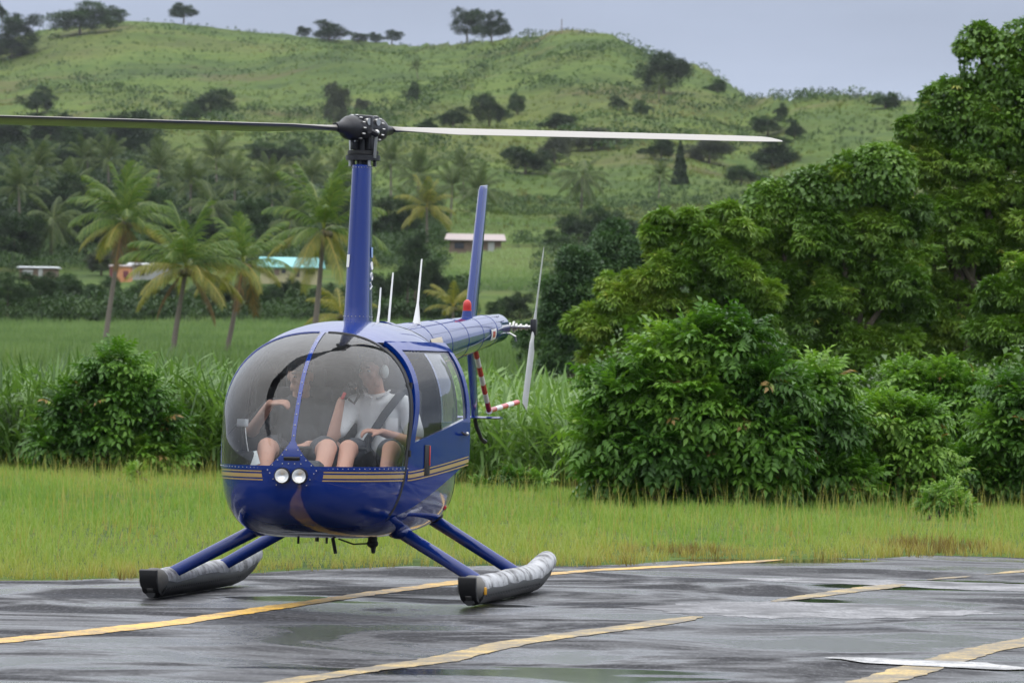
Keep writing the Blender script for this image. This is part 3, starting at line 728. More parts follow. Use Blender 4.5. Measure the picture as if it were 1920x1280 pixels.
T_ROWS = [
 ('ridge_tree', 345, 22, 28, 16, 1490, 'd', 'small dark flat topped tree alone on the left ridge crest'),
 ('ridge_tree', 150, 40, 52, 26, 1470, 'm', 'wide pale tree on the ridge left of the lone dark tree'),
 ('ridge_tree', 205, 34, 28, 18, 1475, 'm', 'smaller tree touching the wide pale ridge tree'),
 ('ridge_tree', 40, 68, 38, 34, 1330, 'd', 'dark tree below the ridge at the left edge'),
 ('ridge_tree', 22, 92, 38, 20, 1300, 'd', 'low dark tree under the left edge ridge tree'),
 ('ridge_tree', -6, 22, 18, 22, 1400, 'd', 'tree cut by the top left corner'),
 ('ridge_tree', 618, 62, 32, 18, 1485, 'd', 'round dark tree on the ridge above the rotor hub'),
 ('ridge_tree', 566, 62, 14, 10, 1488, 'd', 'tiny tree just left of the round ridge tree'),
 ('ridge_tree', 672, 73, 18, 9, 1485, 'd', 'low bush right of the round ridge tree'),
 ('ridge_tree', 706, 71, 15, 10, 1480, 'd', 'small bush in the middle of the low ridge row'),
 ('ridge_tree', 735, 70, 17, 11, 1478, 'd', 'last bush of the low ridge row before the dip'),
 ('ridge_tree', 876, 50, 34, 28, 1400, 'd', 'left half of the tall tree pair on the ridge before the knoll'),
 ('ridge_tree', 922, 54, 29, 25, 1395, 'd', 'right half of the tall tree pair on the ridge before the knoll'),
 ('knoll_tree', 1245, 142, 45, 38, 1215, 'd', 'big round dark tree on the right shoulder of the knoll'),
 ('knoll_tree', 1345, 165, 20, 14, 1180, 'm', 'small bush right of the big round knoll tree'),
 ('hill_tree', 70, 192, 32, 22, 1120, 'd', 'dark tree on the hillside at the far left'),
 ('hill_tree', 395, 194, 42, 26, 1050, 'd', 'wide dark tree on the slope above the left rotor blade'),
 ('hill_tree', 352, 214, 24, 14, 1030, 'm', 'low bush at the left foot of the wide slope tree'),
 ('hill_tree', 626, 205, 24, 40, 980, 'g', 'thin grey half bare tree left of the rotor hub'),
 ('hill_tree', 675, 200, 15, 12, 1010, 'g', 'small grey bush just above the rotor hub'),
 ('hill_tree', 772, 178, 15, 17, 1100, 'd', 'small dark tree in the gully right of the hub'),
 ('hill_tree', 850, 220, 28, 19, 980, 'd', 'left tree of the three above the right rotor blade'),
 ('hill_tree', 918, 210, 34, 30, 985, 'd', 'tallest of the three trees above the right rotor blade'),
 ('hill_tree', 970, 198, 18, 20, 1000, 'm', 'right tree of the three above the right rotor blade'),
 ('hill_tree', 1052, 232, 34, 17, 940, 'd', 'flat dark tree touching the middle of the right rotor blade'),
 ('hill_tree', 1160, 194, 17, 13, 1060, 'd', 'small tree below the big knoll tree'),
 ('hill_tree', 1202, 206, 17, 13, 1050, 'm', 'small bush right of the small tree below the knoll'),
 ('hill_tree', 1466, 212, 12, 13, 930, 'd', 'small dark tree near the tip of the right rotor blade'),
 ('hill_tree', 1440, 238, 32, 17, 880, 'm', 'wide bush under the field near the blade tip'),
 ('hill_tree', 1490, 246, 18, 18, 860, 'd', 'dark bush beside the mango grove skyline'),
 ('hill_tree', 1660, 190, 30, 14, 1010, 'm', 'bush on the skyline just left of the vine covered tree'),
 ('hill_tree', 985, 304, 40, 24, 800, 'd', 'dark spreading tree under the right rotor blade'),
 ('hill_tree', 1040, 278, 26, 32, 800, 'g', 'tall greyish tree beside the dark spreading tree'),
 ('hill_tree', 955, 290, 18, 14, 810, 'm', 'small bush left of the dark spreading tree'),
 ('hill_tree', 1110, 262, 50, 22, 820, 'g', 'pale scrub below the middle of the right blade'),
 ('hill_tree', 1330, 285, 40, 24, 740, 'g', 'pale scrub right of the conifer'),
 ('hill_tree', 1240, 282, 30, 20, 760, 'd', 'dark scrub left of the conifer'),
 ('hill_tree', 1448, 292, 42, 26, 690, 'd', 'dark tree beside the upper left of the mango grove'),
 ('hill_tree', 1390, 330, 35, 18, 670, 'm', 'green bush just above the mango grove'),
 ('hill_tree', 505, 292, 50, 20, 700, 'm', 'low spreading scrub left of the mast top'),
 ('hill_tree', 560, 285, 30, 16, 700, 'm', 'scrub patch nearer the mast top'),
 ('hill_tree', 270, 226, 20, 18, 860, 'd', 'small dark tree right under the left rotor blade'),
 ('hill_tree', 800, 235, 20, 10, 950, 'm', 'low bush just right of the rotor hub'),
 ('wood_tree', 20, 262, 45, 32, 690, 'd', 'dark tree of the upper wood at the left edge'),
 ('wood_tree', 95, 250, 50, 30, 690, 'd', 'second tree of the upper wood under the left blade'),
 ('wood_tree', 165, 272, 45, 34, 680, 'm', 'paler tree of the upper wood'),
 ('wood_tree', 232, 262, 52, 40, 680, 'd', 'last broad tree of the upper wood before the grass slope'),
 ('wood_tree', 60, 310, 50, 32, 660, 'm', 'tree in the lower row of the upper wood at left'),
 ('wood_tree', 140, 310, 42, 30, 660, 'd', 'dark tree in the lower row of the upper wood'),
 ('wood_tree', 20, 372, 52, 46, 600, 'm', 'tree behind the leftmost palms'),
 ('wood_tree', 110, 385, 56, 42, 595, 'd', 'dark tree among the left palms'),
 ('wood_tree', 28, 452, 58, 46, 545, 'd', 'very dark tree left above the flat roofed hut'),
 ('wood_tree', 160, 440, 52, 56, 550, 'd', 'very dark tree right above the flat roofed hut'),
 ('wood_tree', 262, 400, 50, 44, 570, 'm', 'tree behind the tall left palm crown'),
 ('wood_tree', 310, 455, 48, 44, 540, 'd', 'dark tree behind the grey block house'),
 ('wood_tree', 395, 450, 48, 46, 545, 'd', 'dark tree between the second and third palm'),
 ('wood_tree', 470, 430, 48, 44, 560, 'm', 'tree behind the third palm crown'),
 ('wood_tree', 540, 410, 46, 36, 570, 'd', 'dark tree between third and fourth palm'),
 ('wood_tree', 480, 478, 26, 18, 520, 'l', 'light bush left of the turquoise roof'),
 ('wood_tree', 640, 425, 42, 46, 560, 'd', 'dark tree partly behind the mast fairing'),
 ('wood_tree', 735, 425, 46, 42, 560, 'd', 'dark tree just right of the mast fairing'),
 ('wood_tree', 800, 400, 36, 30, 570, 'm', 'tree right of the mast among the far palms'),
 ('wood_tree', 190, 497, 28, 20, 492, 'g', 'round greyish shrub beside the orange house'),
 ('slope_tree', 1085, 440, 44, 32, 545, 'd', 'bushy tree under the lone far palm'),
 ('slope_tree', 1130, 425, 34, 34, 560, 'm', 'tree on the slope right of the lone far palm'),
 ('slope_tree', 1190, 450, 40, 30, 500, 'm', 'bush on the slope just above the mango grove left end'),
 ('slope_tree', 1040, 452, 26, 16, 560, 'm', 'low bush right of the long shed'),
]
for r_ in T_ROWS: far_tree(*r_)
far_tree('conifer', 1275, 312, 20, 36, 720, 'd', 'dark pointed conifer on the lower slope', 'conifer', None, UC_CONE)
H_ROWS = [(15, 548, 48, 34, 'm', 'hedge bush at the left edge'), (75, 545, 52, 36, 'm', 'hedge bush below the flat roofed hut'), (40, 588, 62, 30, 'l', 'bright light green bush low at the left edge'),
 (135, 552, 52, 42, 'm', 'hedge bush between the hut and the orange house'), (115, 592, 50, 28, 'l', 'light bush at the foot of the left hedge'), (195, 562, 50, 42, 'm', 'hedge bush left of the first palm trunk'), (255, 560, 48, 42, 'm', 'hedge bush below the orange house'),
 (190, 596, 42, 22, 'd', 'dark low bush beside the first palm trunk'), (315, 572, 48, 40, 'd', 'dark hedge bush behind the second palm'), (375, 575, 48, 38, 'd', 'dark hedge bush between second and third palm trunks'), (430, 568, 46, 42, 'd', 'hedge bush behind the third palm trunk'),
 (485, 572, 46, 40, 'm', 'hedge bush left below the turquoise roofed house'), (535, 562, 44, 46, 'd', 'hedge bush right below the turquoise roofed house'), (590, 575, 42, 42, 'd', 'dark hedge bush behind the fourth palm trunk'), (635, 572, 40, 42, 'm', 'hedge bush left against the mast fairing'),
 (725, 560, 40, 48, 'd', 'dark bush right of the mast behind the antennas'), (765, 520, 42, 52, 'd', 'tall dark tree between mast and tail fin'), (815, 535, 42, 52, 'd', 'tall dark tree just left of the tail fin'), (785, 575, 40, 34, 'm', 'bush behind the tallest antenna'), (850, 570, 40, 42, 'm', 'bush left of the tail fin base'),
 (780, 470, 34, 34, 'd', 'dark tree left of the long shed'), (930, 590, 32, 34, 'm', 'bush right of the tail fin base'), (975, 585, 38, 38, 'd', 'bush below the pale field near the tail rotor')]
for i, (px, py, rx, ry, tint, lab) in enumerate(H_ROWS): far_tree('hedge_bush', px, py, rx, ry, 432 + (i * 7) % 22, tint, lab, 'bush')
# undergrowth filling the foot of the hill
def under(name, label, boxes, tint, size, seed):
    Xs, Ys_ = [], []
    for (x0, x1, Y0, Y1, k) in boxes:
        Y = RNG.uniform(Y0, Y1, k); px = RNG.uniform(x0, x1, k); Xs.append((px - 960) / FPX * Y); Ys_.append(Y)
    X, Y = np.concatenate(Xs), np.concatenate(Ys_); k = len(X); sc = RNG.uniform(*size, k) * (.6 + .9 * fbm(X / 5, Y / 8, 3, seed))
    tag(link(name, scatter(name, SPRAY3, np.stack([X, Y, tz(X, Y) + sc * RNG.uniform(.1, 1.2, k)], 1), zrot(k), sc, RNG.uniform(0, 1, k) * .6 + fbm(X / 6, Y / 10, 3, seed + 3) * .5 - .1), FT[tint]), label, 'undergrowth', kind='stuff')
under('undergrowth', 'dense green undergrowth between palms and houses', [(-250, 690, 428, 462, 2400), (-250, 690, 530, 640, 4200), (690, 880, 430, 490, 1200), (690, 830, 530, 640, 900)], 'm', (.7, 1.4), 61)
under('dark_undergrowth', 'dark undergrowth of the wood behind the palms', [(-250, 690, 640, 730, 2600), (-250, 300, 730, 980, 3800), (300, 680, 730, 800, 700)], 'd', (1.0, 2.2), 63)
under('slope_undergrowth', 'patchy scrub on the lower slope right of the shed', [(960, 1500, 575, 600, 500), (1000, 1600, 480, 560, 1300), (860, 1600, 670, 780, 1200)], 'm', (.5, 1.2), 67)
# scrub following the gullies of the hill
gp = []
for line, spread, n_ in (([(995, 78), (930, 112), (860, 150), (790, 188), (740, 214), (690, 236)], 9, 190), ([(300, 238), (420, 222), (520, 216), (640, 226), (740, 222)], 8, 170), ([(1215, 112), (1150, 92), (1080, 104), (1010, 120)], 7, 90),
                        ([(960, 150), (1060, 168), (1150, 182), (1240, 200), (1400, 205)], 8, 110), ([(1000, 255), (1120, 268), (1260, 262), (1420, 262)], 10, 150), ([(0, 160), (120, 165), (230, 176), (340, 206)], 8, 90), ([(1400, 190), (1540, 188), (1690, 196)], 5, 80), ([(420, 262), (560, 276), (700, 262), (860, 284)], 9, 120)):
    for _ in range(n_):
        u = random.random() * (len(line) - 1); i = int(u); f_ = u - i
        x_ = line[i][0] + (line[i + 1][0] - line[i][0]) * f_ + random.gauss(0, spread * 1.6); y_ = line[i][1] + (line[i + 1][1] - line[i][1]) * f_ + random.gauss(0, spread)
        Y_ = stand(x_, y_, 640); gp.append(((x_ - 960) / FPX * Y_, Y_))
gp = np.array(gp); k = len(gp)
tag(link('gully_scrub', scatter('gully_scrub', SPRAY3, np.stack([gp[:, 0], gp[:, 1], tz(gp[:, 0], gp[:, 1]) + .5], 1), zrot(k), RNG.uniform(.4, 1.0, k) ** 2 * 3.6, RNG.uniform(.2, 1, k)), FT['m']), 'dark scrub lining the gullies of the hill', 'scrub', kind='stuff')
# small bushes dotted on the upper hill
dots = MB(); k = 1800
Yd = RNG.uniform(760, 1480, k); pxd = RNG.uniform(-200, 1700, k); Xd = (pxd - 960) / FPX * Yd
ok = (fbm(Xd / 34, Yd / 60, 4, 77) > .52) | (RNG.uniform(0, 1, k) < .12); Xd, Yd = Xd[ok], Yd[ok]; k = len(Xd)
tag(link('hill_scrub', scatter('hill_scrub', SPRAY3, np.stack([Xd, Yd, tz(Xd, Yd) + .3], 1), zrot(k), RNG.uniform(.5, 1.0, k) ** 2 * 3.2, RNG.uniform(0.2, 1, k)), FT['m']), 'tiny dark scrub dotted over the hillside', 'scrub', kind='stuff')

# ---- coconut palms
def frond_mesh(elev, seed, L=1.0, nl=34):
    r2 = random.Random(seed); V, F, T = [], [], []
    e0 = R(elev); pts = []; x = z = 0.0; a = e0; n = 14
    bendt = R({82: 30, 66: 52, 48: 74, 30: 76, 12: 66, -12: 55, -45: 34}[elev])
    for i in range(n + 1):
        pts.append((x, z, a)); st = L / n; x += math.cos(a) * st; z += math.sin(a) * st
        a = e0 - bendt * ((i + 1) / n) ** 1.6; a = max(a, R(-85))
    def at(t):
        u = t * n; i = min(int(u), n - 1); f_ = u - i
        return [pts[i][k] + (pts[i + 1][k] - pts[i][k]) * f_ for k in range(3)]
    for i in range(n):                                # midrib
        (x0, z0, a0), (x1, z1, a1) = pts[i], pts[i + 1]; w0, w1 = .012 * (1 - i / n) + .003, .012 * (1 - (i + 1) / n) + .003
        k = len(V); V += [(x0, -w0, z0), (x0, w0, z0), (x1, w1, z1), (x1, -w1, z1)]; T += [.95] * 4; F.append((k, k + 1, k + 2, k + 3))
    for s in (-1, 1):
        for j in range(nl):
            t = .14 + .86 * j / nl; x0, z0, a0 = at(t); ll = (.27 * math.sin(math.pi * min(1, t * .86 + .1)) ** .7 + .03) * r2.uniform(.85, 1.1)
            fw = .55 + .5 * t; dn = r2.uniform(.45, .95); w = .019
            d = Vector((fw * math.cos(a0), s * (.45 if elev > 55 else .7), fw * math.sin(a0) - dn * .45)).normalized(); d2 = Vector((d.x * .8, d.y * .6, d.z - .75 * dn)).normalized()
            p0 = Vector((x0, 0, z0)); p1 = p0 + d * ll * .55; p2 = p1 + d2 * ll * .5; u = Vector((math.cos(a0), 0, math.sin(a0))) * w * .85
            k = len(V); V += [p0 - u * .5, p0 + u * .5, p1 + u * .6, p1 - u * .6, p2 + u * .12, p2 - u * .12]
            v_ = r2.uniform(.1, .75); T += [v_] * 4 + [min(1, v_ + .15)] * 2; F += [(k, k + 1, k + 2, k + 3), (k + 3, k + 2, k + 4, k + 5)]
    return npmesh('frond', [tuple(q) for q in V], F, T)
ELEVS = [82, 66, 48, 30, 12, -12, -45]
FRONDS = {(e_, k): frond_mesh(e_, e_ * 3 + k) for e_ in ELEVS for k in range(2)}
FM = {'g': foliage('palm_green', [(0, (.034, .075, .014)), (.5, (.095, .165, .030)), (1, (.22, .25, .055))], .5, .3, .35),
      'y': foliage('palm_yellow', [(0, (.085, .115, .02)), (.5, (.20, .20, .035)), (1, (.34, .27, .06))], .55, .3, .3),
      'b': foliage('palm_brown', [(0, (.06, .042, .02)), (.5, (.14, .085, .03)), (1, (.26, .15, .05))], .7, .2, .2),
      'd': foliage('palm_far_green', [(0, (.026, .046, .015)), (.5, (.068, .105, .028)), (1, (.15, .175, .06))], .6, .25, .25)}
for me in FRONDS.values(): me.materials.append(FM['g'])
def palm(px, py, bpx, Y, Lpx, label, layers, kind='near', bend=.0, seed=0, group=None, base_py=None):
    if kind == 'far': Y = stand(px, py + 1.35 * Lpx)
    r2 = random.Random(seed); s = PXM(Y); c = P(px, py, Y); bq = P(bpx, py, Y); gz = float(tz(bq.x, Y)); base = Vector((bq.x, Y, gz - .1))
    t = empty('coconut_palm', base); tag(t, label, 'palm tree', group)
    top = c - base; tr = .035 * Lpx / s + .02; pts, rad = [], []
    for i in range(11):
        u = i / 10; pts.append((top.x * (u ** (1 + bend)), top.y * u, top.z * u)); rad.append(tr * (1.25 - .5 * u + .35 * max(0, .12 - u) * 4))
    MB().tube(pts, rad, 8).build('trunk', M_palmbark, t)
    if kind == 'near':
        bb_ = MB()
        for k in range(5): a = k * 1.26 + .4; bb_.ball(top + Vector((math.cos(a) * tr * 2.2, math.sin(a) * tr * 2.2, -tr * 2.0)), tr * 1.5, 8, 6)
        bb_.build('coconut_bunch', simple('coconut_husk', (.10, .085, .03), .7) if 'coconut_husk' not in bpy.data.materials else bpy.data.materials['coconut_husk'], t)
    for (e_, n, m) in layers:
        a0 = r2.uniform(0, 6.28)
        for k in range(n):
            me = FRONDS[(e_, r2.randint(0, 1))]; o = bpy.data.objects.new('frond', me); COL.objects.link(o); o.parent = t
            o.material_slots[0].link = 'OBJECT'; o.material_slots[0].material = FM[m]
            o.location = top; o.rotation_euler = (r2.uniform(-.12, .12), r2.uniform(-.12, .12), a0 + 6.283 * k / n + r2.uniform(-.25, .25))
            f_ = Lpx * 1.12 / s * r2.uniform(.86, 1.12); o.scale = (f_, f_, f_)
    return t
palm(233, 415, 200, 300, 104, 'tall palm with upright green crown, leftmost of the four near palms', [(82, 3, 'g'), (66, 4, 'g'), (48, 4, 'g'), (30, 3, 'g'), (12, 4, 'g'), (-12, 5, 'y'), (-45, 2, 'b')], seed=1, bend=.3)
palm(350, 502, 325, 222, 112, 'near palm with wide drooping yellow fronds, second from the left', [(82, 2, 'g'), (66, 4, 'g'), (48, 5, 'g'), (30, 4, 'g'), (12, 5, 'y'), (-12, 5, 'y'), (-45, 2, 'b')], seed=2, bend=.4)
palm(457, 492, 418, 226, 98, 'slim leaning palm with few fronds, third of the four near palms', [(82, 2, 'g'), (66, 3, 'g'), (48, 4, 'g'), (12, 4, 'g'), (-12, 4, 'y'), (-45, 2, 'b')], seed=3, bend=-.2)
palm(607, 430, 578, 236, 118, 'near palm just left of the mast fairing with hanging yellow fronds', [(82, 3, 'g'), (66, 4, 'g'), (48, 4, 'g'), (12, 4, 'g'), (-12, 4, 'y'), (-45, 4, 'y')], seed=4, bend=-.5)
palm(640, 590, 640, 280, 64, 'low young palm with yellow fronds at the foot of the mast', [(66, 3, 'y'), (48, 4, 'y'), (12, 5, 'y')], seed=5)
palm(850, 575, 850, 330, 56, 'low yellowish palm left of the red beacon', [(66, 3, 'y'), (48, 4, 'y'), (12, 5, 'y')], seed=6)
B_ROWS = [(100, 412, 520, 62, 'dark palm with hanging skirt above the flat roofed hut', 'skirt'), (70, 318, 600, 58, 'far palm nearest the left edge', 'n'), (165, 300, 610, 45, 'far palm under the left rotor blade', 'n'), (203, 300, 605, 48, 'far palm close behind the tall left palm', 'n'),
 (298, 318, 580, 58, 'dark far palm right of the tall left palm', 'n'), (405, 298, 600, 54, 'highest far palm on the skyline of the palm row', 'n'), (358, 345, 560, 56, 'far palm above the second near palm', 'n'), (398, 385, 540, 56, 'dark palm with drooping skirt between second and third near palms', 'skirt'),
 (510, 350, 570, 55, 'far palm between third and fourth near palms', 'n'), (545, 415, 530, 52, 'far palm low behind the fourth near palm', 'n'), (733, 305, 610, 48, 'slim far palm right beside the rotor mast', 'n'), (785, 330, 600, 54, 'far palm right of the mast', 'n'),
 (800, 388, 540, 58, 'yellowish far palm left of the long shed', 'y'), (848, 350, 600, 44, 'far palm between the yellowish palm and the fin', 'n'), (900, 358, 560, 52, 'far palm behind the tip of the tail fin', 'n'), (1092, 330, 620, 52, 'lone far palm with hanging skirt on the slope', 'skirt'),
 (35, 352, 560, 58, 'far palm low at the left edge', 'n'), (140, 352, 560, 52, 'far palm left of the tall left palm', 'n'), (255, 362, 560, 54, 'far palm just right of the tall left palm', 'n'), (440, 340, 560, 52, 'far palm right of the highest far palm', 'n'), (585, 335, 600, 46, 'far palm over the crown of the fourth near palm', 'n'), (640, 330, 600, 48, 'far palm touching the mast from the left', 'n'), (760, 392, 560, 46, 'far palm low beside the mast', 'n'), (868, 318, 620, 40, 'small far palm above the tail fin tip', 'n'),
 (1237, 330, 700, 30, 'small thin palm left of the conifer', 'n'), (780, 126, 1150, 16, 'tiny palm high on the hillside right of the hub', 'n'), (1236, 160, 1190, 22, 'tiny palm in front of the big knoll tree', 'n')]
for i, (px, py, Y, L, lab, kd) in enumerate(B_ROWS):
    lay = {'n': [(82, 3, 'd'), (66, 4, 'd'), (48, 4, 'd'), (12, 5, 'd'), (-12, 4, 'd')], 'skirt': [(66, 3, 'd'), (30, 4, 'd'), (12, 5, 'd'), (-12, 6, 'd'), (-45, 7, 'd')], 'y': [(82, 3, 'y'), (66, 4, 'd'), (48, 4, 'y'), (12, 5, 'y'), (-12, 4, 'y')]}[kd]
    palm(px, py, px - 4 + (i * 5) % 9, Y, L, lab, lay, 'far', seed=20 + i)

# ================================================================== HOUSES
M_orange = simple('orange_wall', (.58, .26, .13), .8, 0, 0, .1, 2)
M_block = simple('grey_block_wall', (.33, .33, .32), .85, 0, 0, .15, 2)
M_cream = simple('cream_wall', (.42, .38, .22), .8, 0, 0, .12, 2)
M_pale = simple('pale_grey_wall', (.42, .43, .42), .8, 0, 0, .12, 2)
M_wood = simple('weathered_wood', (.17, .12, .09), .85, 0, 0, .3, 4)
M_turq = simple('turquoise_roof', (.17, .48, .50), .45, 0, 0, .1, 2)
M_zinc = simple('zinc_roof', (.55, .57, .60), .4, .3, 0, .15, 2)
M_rust = simple('faded_roof', (.32, .27, .26), .6, .1, 0, .2, 2)
M_dwin = simple('dark_pane', (.03, .032, .04), .2, 0, 0, .2, 3)
M_maroon = simple('maroon_shutter', (.16, .035, .045), .6)
def house(name, label, Y, x0, x1, ytop, ybot, wall, roofm, wins, roof_h=.25, over=.3, depth=4.0, slope=.0):
    """x0..x1, ytop..ybot: wall edges as seen; wins = (x0,x1,y0,y1,material,part name)"""
    Y = stand((x0 + x1) / 2, ybot + 1)
    a, b_ = P(x0, ybot, Y), P(x1, ytop, Y); W, Hh = b_.x - a.x, b_.z - a.z; cx = (a.x + b_.x) / 2
    t = empty(name, (cx, Y, a.z - 1.2)); tag(t, label, 'house'); z0 = 1.2
    w = MB().box((0, depth / 2, z0 / 2 + Hh / 2), (W, depth, Hh + z0)).build('wall', wall, t, False)
    rf = MB(); zt = z0 + Hh
    rf.add([(-W / 2 - over, -over, zt), (W / 2 + over, -over, zt), (W / 2 + over, depth + over, zt + slope), (-W / 2 - over, depth + over, zt + slope),
            (-W / 2 - over, -over, zt + .06), (W / 2 + over, -over, zt + .06), (W / 2 + over * .6, depth * .5, zt + roof_h), (-W / 2 - over * .6, depth * .5, zt + roof_h), (W / 2 + over, depth + over, zt + slope + .06), (-W / 2 - over, depth + over, zt + slope + .06)],
           [(0, 3, 2, 1), (0, 1, 5, 4), (4, 5, 6, 7), (7, 6, 8, 9), (1, 2, 8, 6, 5), (0, 4, 7, 9, 3), (2, 3, 9, 8)])
    rf.build('roof', roofm, t, False)
    for (wx0, wx1, wy0, wy1, mt, nm) in wins:
        p, q = P(wx0, wy1, Y), P(wx1, wy0, Y); f_ = MB().box(((p.x + q.x) / 2 - cx, -.03, (p.z + q.z) / 2 - (a.z - 1.2)), (q.x - p.x + .12, .05, q.z - p.z + .12)).build(nm, wall if nm == 'window' else M_wood, t, False)
        MB().box(((p.x + q.x) / 2 - cx, -.06, (p.z + q.z) / 2 - (a.z - 1.2)), (q.x - p.x, .04, q.z - p.z)).build('pane' if nm == 'window' else 'panel', mt, f_, False)
    return t
house('flat_hut', 'small hut with white flat roof at left above the hedge', 478, 36, 104, 503, 522, M_wood, M_zinc, [(42, 62, 506, 515, M_pale, 'window'), (72, 80, 504, 520, M_pale, 'door')], .18, .25)
house('orange_house', 'orange walled house with maroon window behind the first palm trunk', 480, 206, 243, 500, 528, M_orange, M_rust, [(231, 241, 508, 520, M_maroon, 'window'), (206, 211, 502, 526, M_maroon, 'door')], .2, .15)
house('block_house', 'grey block house with pale roof right of the orange house', 476, 241, 318, 498, 524, M_block, M_zinc, [(262, 272, 506, 516, M_dwin, 'window')], .25, .2)
house('turquoise_house', 'cream house with turquoise roof between the near palms', 470, 488, 600, 503, 532, M_cream, M_turq, [(528, 536, 504, 512, M_dwin, 'window'), (553, 561, 506, 518, M_dwin, 'door'), (572, 590, 506, 514, M_dwin, 'window'), (508, 524, 505, 515, M_wood, 'window')], 1.0, .35, 4.5)
house('long_shed', 'long low shed with faded pink roof behind the tail fin', 520, 842, 940, 452, 474, M_wood, M_rust, [(852, 870, 455, 466, M_dwin, 'window'), (915, 927, 454, 472, M_pale, 'door')], .75, .5, 4.0)
mp_ = P(1053, 54, 1290)
tag(MB().tube([(mp_.x, 1290, float(tz(mp_.x, 1290)) - .3), (mp_.x, 1290, mp_.z + 2.2)], [.12, .10], 6).build('marker_post', M_wood), 'thin post on top of the knoll', 'post')

# ================================================================== THE HELICOPTER
YAW = R(9.4)
hg = G(673, 1121)                                # ground under the rotor mast
HELI = empty('helicopter', (-1.045, 37.2, 0.008), -(math.pi / 2 + YAW))
tag(HELI, 'blue four seat helicopter with gold stripes parked on the wet tarmac', 'helicopter')
HM = Matrix.Translation(HELI.location) @ Matrix.Rotation(-(math.pi / 2 + YAW), 4, 'Z')

def mat_paint_blue():
    m, nt, out = newmat('blue_gloss_paint')
    n = noise(nt, 3.0, 4); drops = noise(nt, 190, 2, .5)
    c = mixc(nt, n, (.0005, .019, .165), (.0008, .025, .205))
    p = pbsdf(nt, out, color=c, rough=.5, coat=1.0, coat_rough=mrange(nt, n, .3, .7, .02, .06), spec=.0)
    b = bump(nt, mrange(nt, drops, .64, .70), .2, .0015)
    p.inputs['Coat IOR'].default_value = 1.6
    nt.links.new(b, p.inputs['Coat Normal']); nt.links.new(bump(nt, drops, .08, .002), p.inputs['Normal'])
    return m
M_blue = mat_paint_blue()
M_gold = simple('gold_stripe', (.42, .28, .10), .38, .0, .6, .12, 30)
M_black = simple('black_rubber', (.012, .012, .013), .55, 0, 0, .2, 60)
M_dark = simple('dark_metal', (.035, .036, .040), .42, .55, 0, .25, 40)
M_steel = simple('bare_steel', (.45, .45, .44), .32, .95, 0, .2, 50)
M_white = simple('white_plastic', (.78, .78, .76), .35, 0, .2, .05, 20)
M_red = simple('red_paint', (.50, .022, .018), .35, 0, .4, .1, 30)
M_strw = simple('white_guard_paint', (.74, .73, .70), .4, 0, .2, .1, 40)
M_grey = simple('grey_seat_cloth', (.075, .078, .085), .9, 0, 0, .08, 5)
M_lgrey = simple('pale_seat_cover', (.52, .54, .57), .8, 0, 0, .12, 12, .2)
M_lining = simple('cabin_lining', (.075, .078, .085), .85, 0, 0, .2, 30)
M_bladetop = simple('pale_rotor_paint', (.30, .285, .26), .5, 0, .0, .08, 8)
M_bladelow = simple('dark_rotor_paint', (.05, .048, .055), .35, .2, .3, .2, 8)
def mat_float():
    m, nt, out = newmat('stowed_float_cover')
    n = noise(nt, 26, 5, .7); w = noise(nt, 7, 5, .65)
    c = ramp(nt, [(.34, (.05, .05, .052)), (.43, (.20, .20, .21)), (.52, (.40, .41, .43)), (.70, (.56, .57, .60))], w)
    pbsdf(nt, out, color=c, rough=.5, normal=bump(nt, n, .6, .02))
    return m
M_float = mat_float()
def mat_glass():
    m, nt, out = newmat('rain_fogged_acrylic')
    fog = noise(nt, 1.7, 2, .5, dist=.3); run = noise(nt, 26, 5, .7, stretch=(1, 1, .16)); dr = noise(nt, 120, 2, .5)
    tr = nt.nodes.new('ShaderNodeBsdfTransparent'); tr.inputs[0].default_value = (.94, .96, .97, 1)
    df = nt.nodes.new('ShaderNodeBsdfDiffuse'); df.inputs[0].default_value = (.72, .76, .80, 1)
    tl = nt.nodes.new('ShaderNodeBsdfTranslucent'); tl.inputs[0].default_value = (.72, .76, .80, 1)
    ds = nt.nodes.new('ShaderNodeMixShader'); ds.inputs[0].default_value = .5
    nt.links.new(df.outputs[0], ds.inputs[1]); nt.links.new(tl.outputs[0], ds.inputs[2])
    a = nt.nodes.new('ShaderNodeMath'); a.operation = 'ADD'
    nt.links.new(mrange(nt, fog, .35, .7, .0, .06), a.inputs[0]); nt.links.new(mrange(nt, run, .55, .8, 0, .09), a.inputs[1])
    b = nt.nodes.new('ShaderNodeMath'); b.operation = 'ADD'; b.use_clamp = True
    nt.links.new(a.outputs[0], b.inputs[0]); nt.links.new(mrange(nt, dr, .69, .73, 0, .45), b.inputs[1])
    m1 = nt.nodes.new('ShaderNodeMixShader'); nt.links.new(b.outputs[0], m1.inputs[0]); nt.links.new(tr.outputs[0], m1.inputs[1]); nt.links.new(ds.outputs[0], m1.inputs[2])
    gl = nt.nodes.new('ShaderNodeBsdfGlossy'); gl.inputs['Roughness'].default_value = .03
    fr = nt.nodes.new('ShaderNodeFresnel'); fr.inputs[0].default_value = 1.5
    m2 = nt.nodes.new('ShaderNodeMixShader'); nt.links.new(fr.outputs[0], m2.inputs[0]); nt.links.new(m1.outputs[0], m2.inputs[1]); nt.links.new(gl.outputs[0], m2.inputs[2])
    nt.links.new(m2.outputs[0], out.inputs['Surface'])
    return m
M_glass = mat_glass()
def mat_lens():
    m, nt, out = newmat('lamp_reflector')
    n = noise(nt, 60, 3)
    pbsdf(nt, out, color=(.92, .92, .9), metal=1.0, rough=mrange(nt, n, .3, .7, .30, .42))
    return m
M_lens = mat_lens()
m, nt, out = newmat('red_beacon_glass')
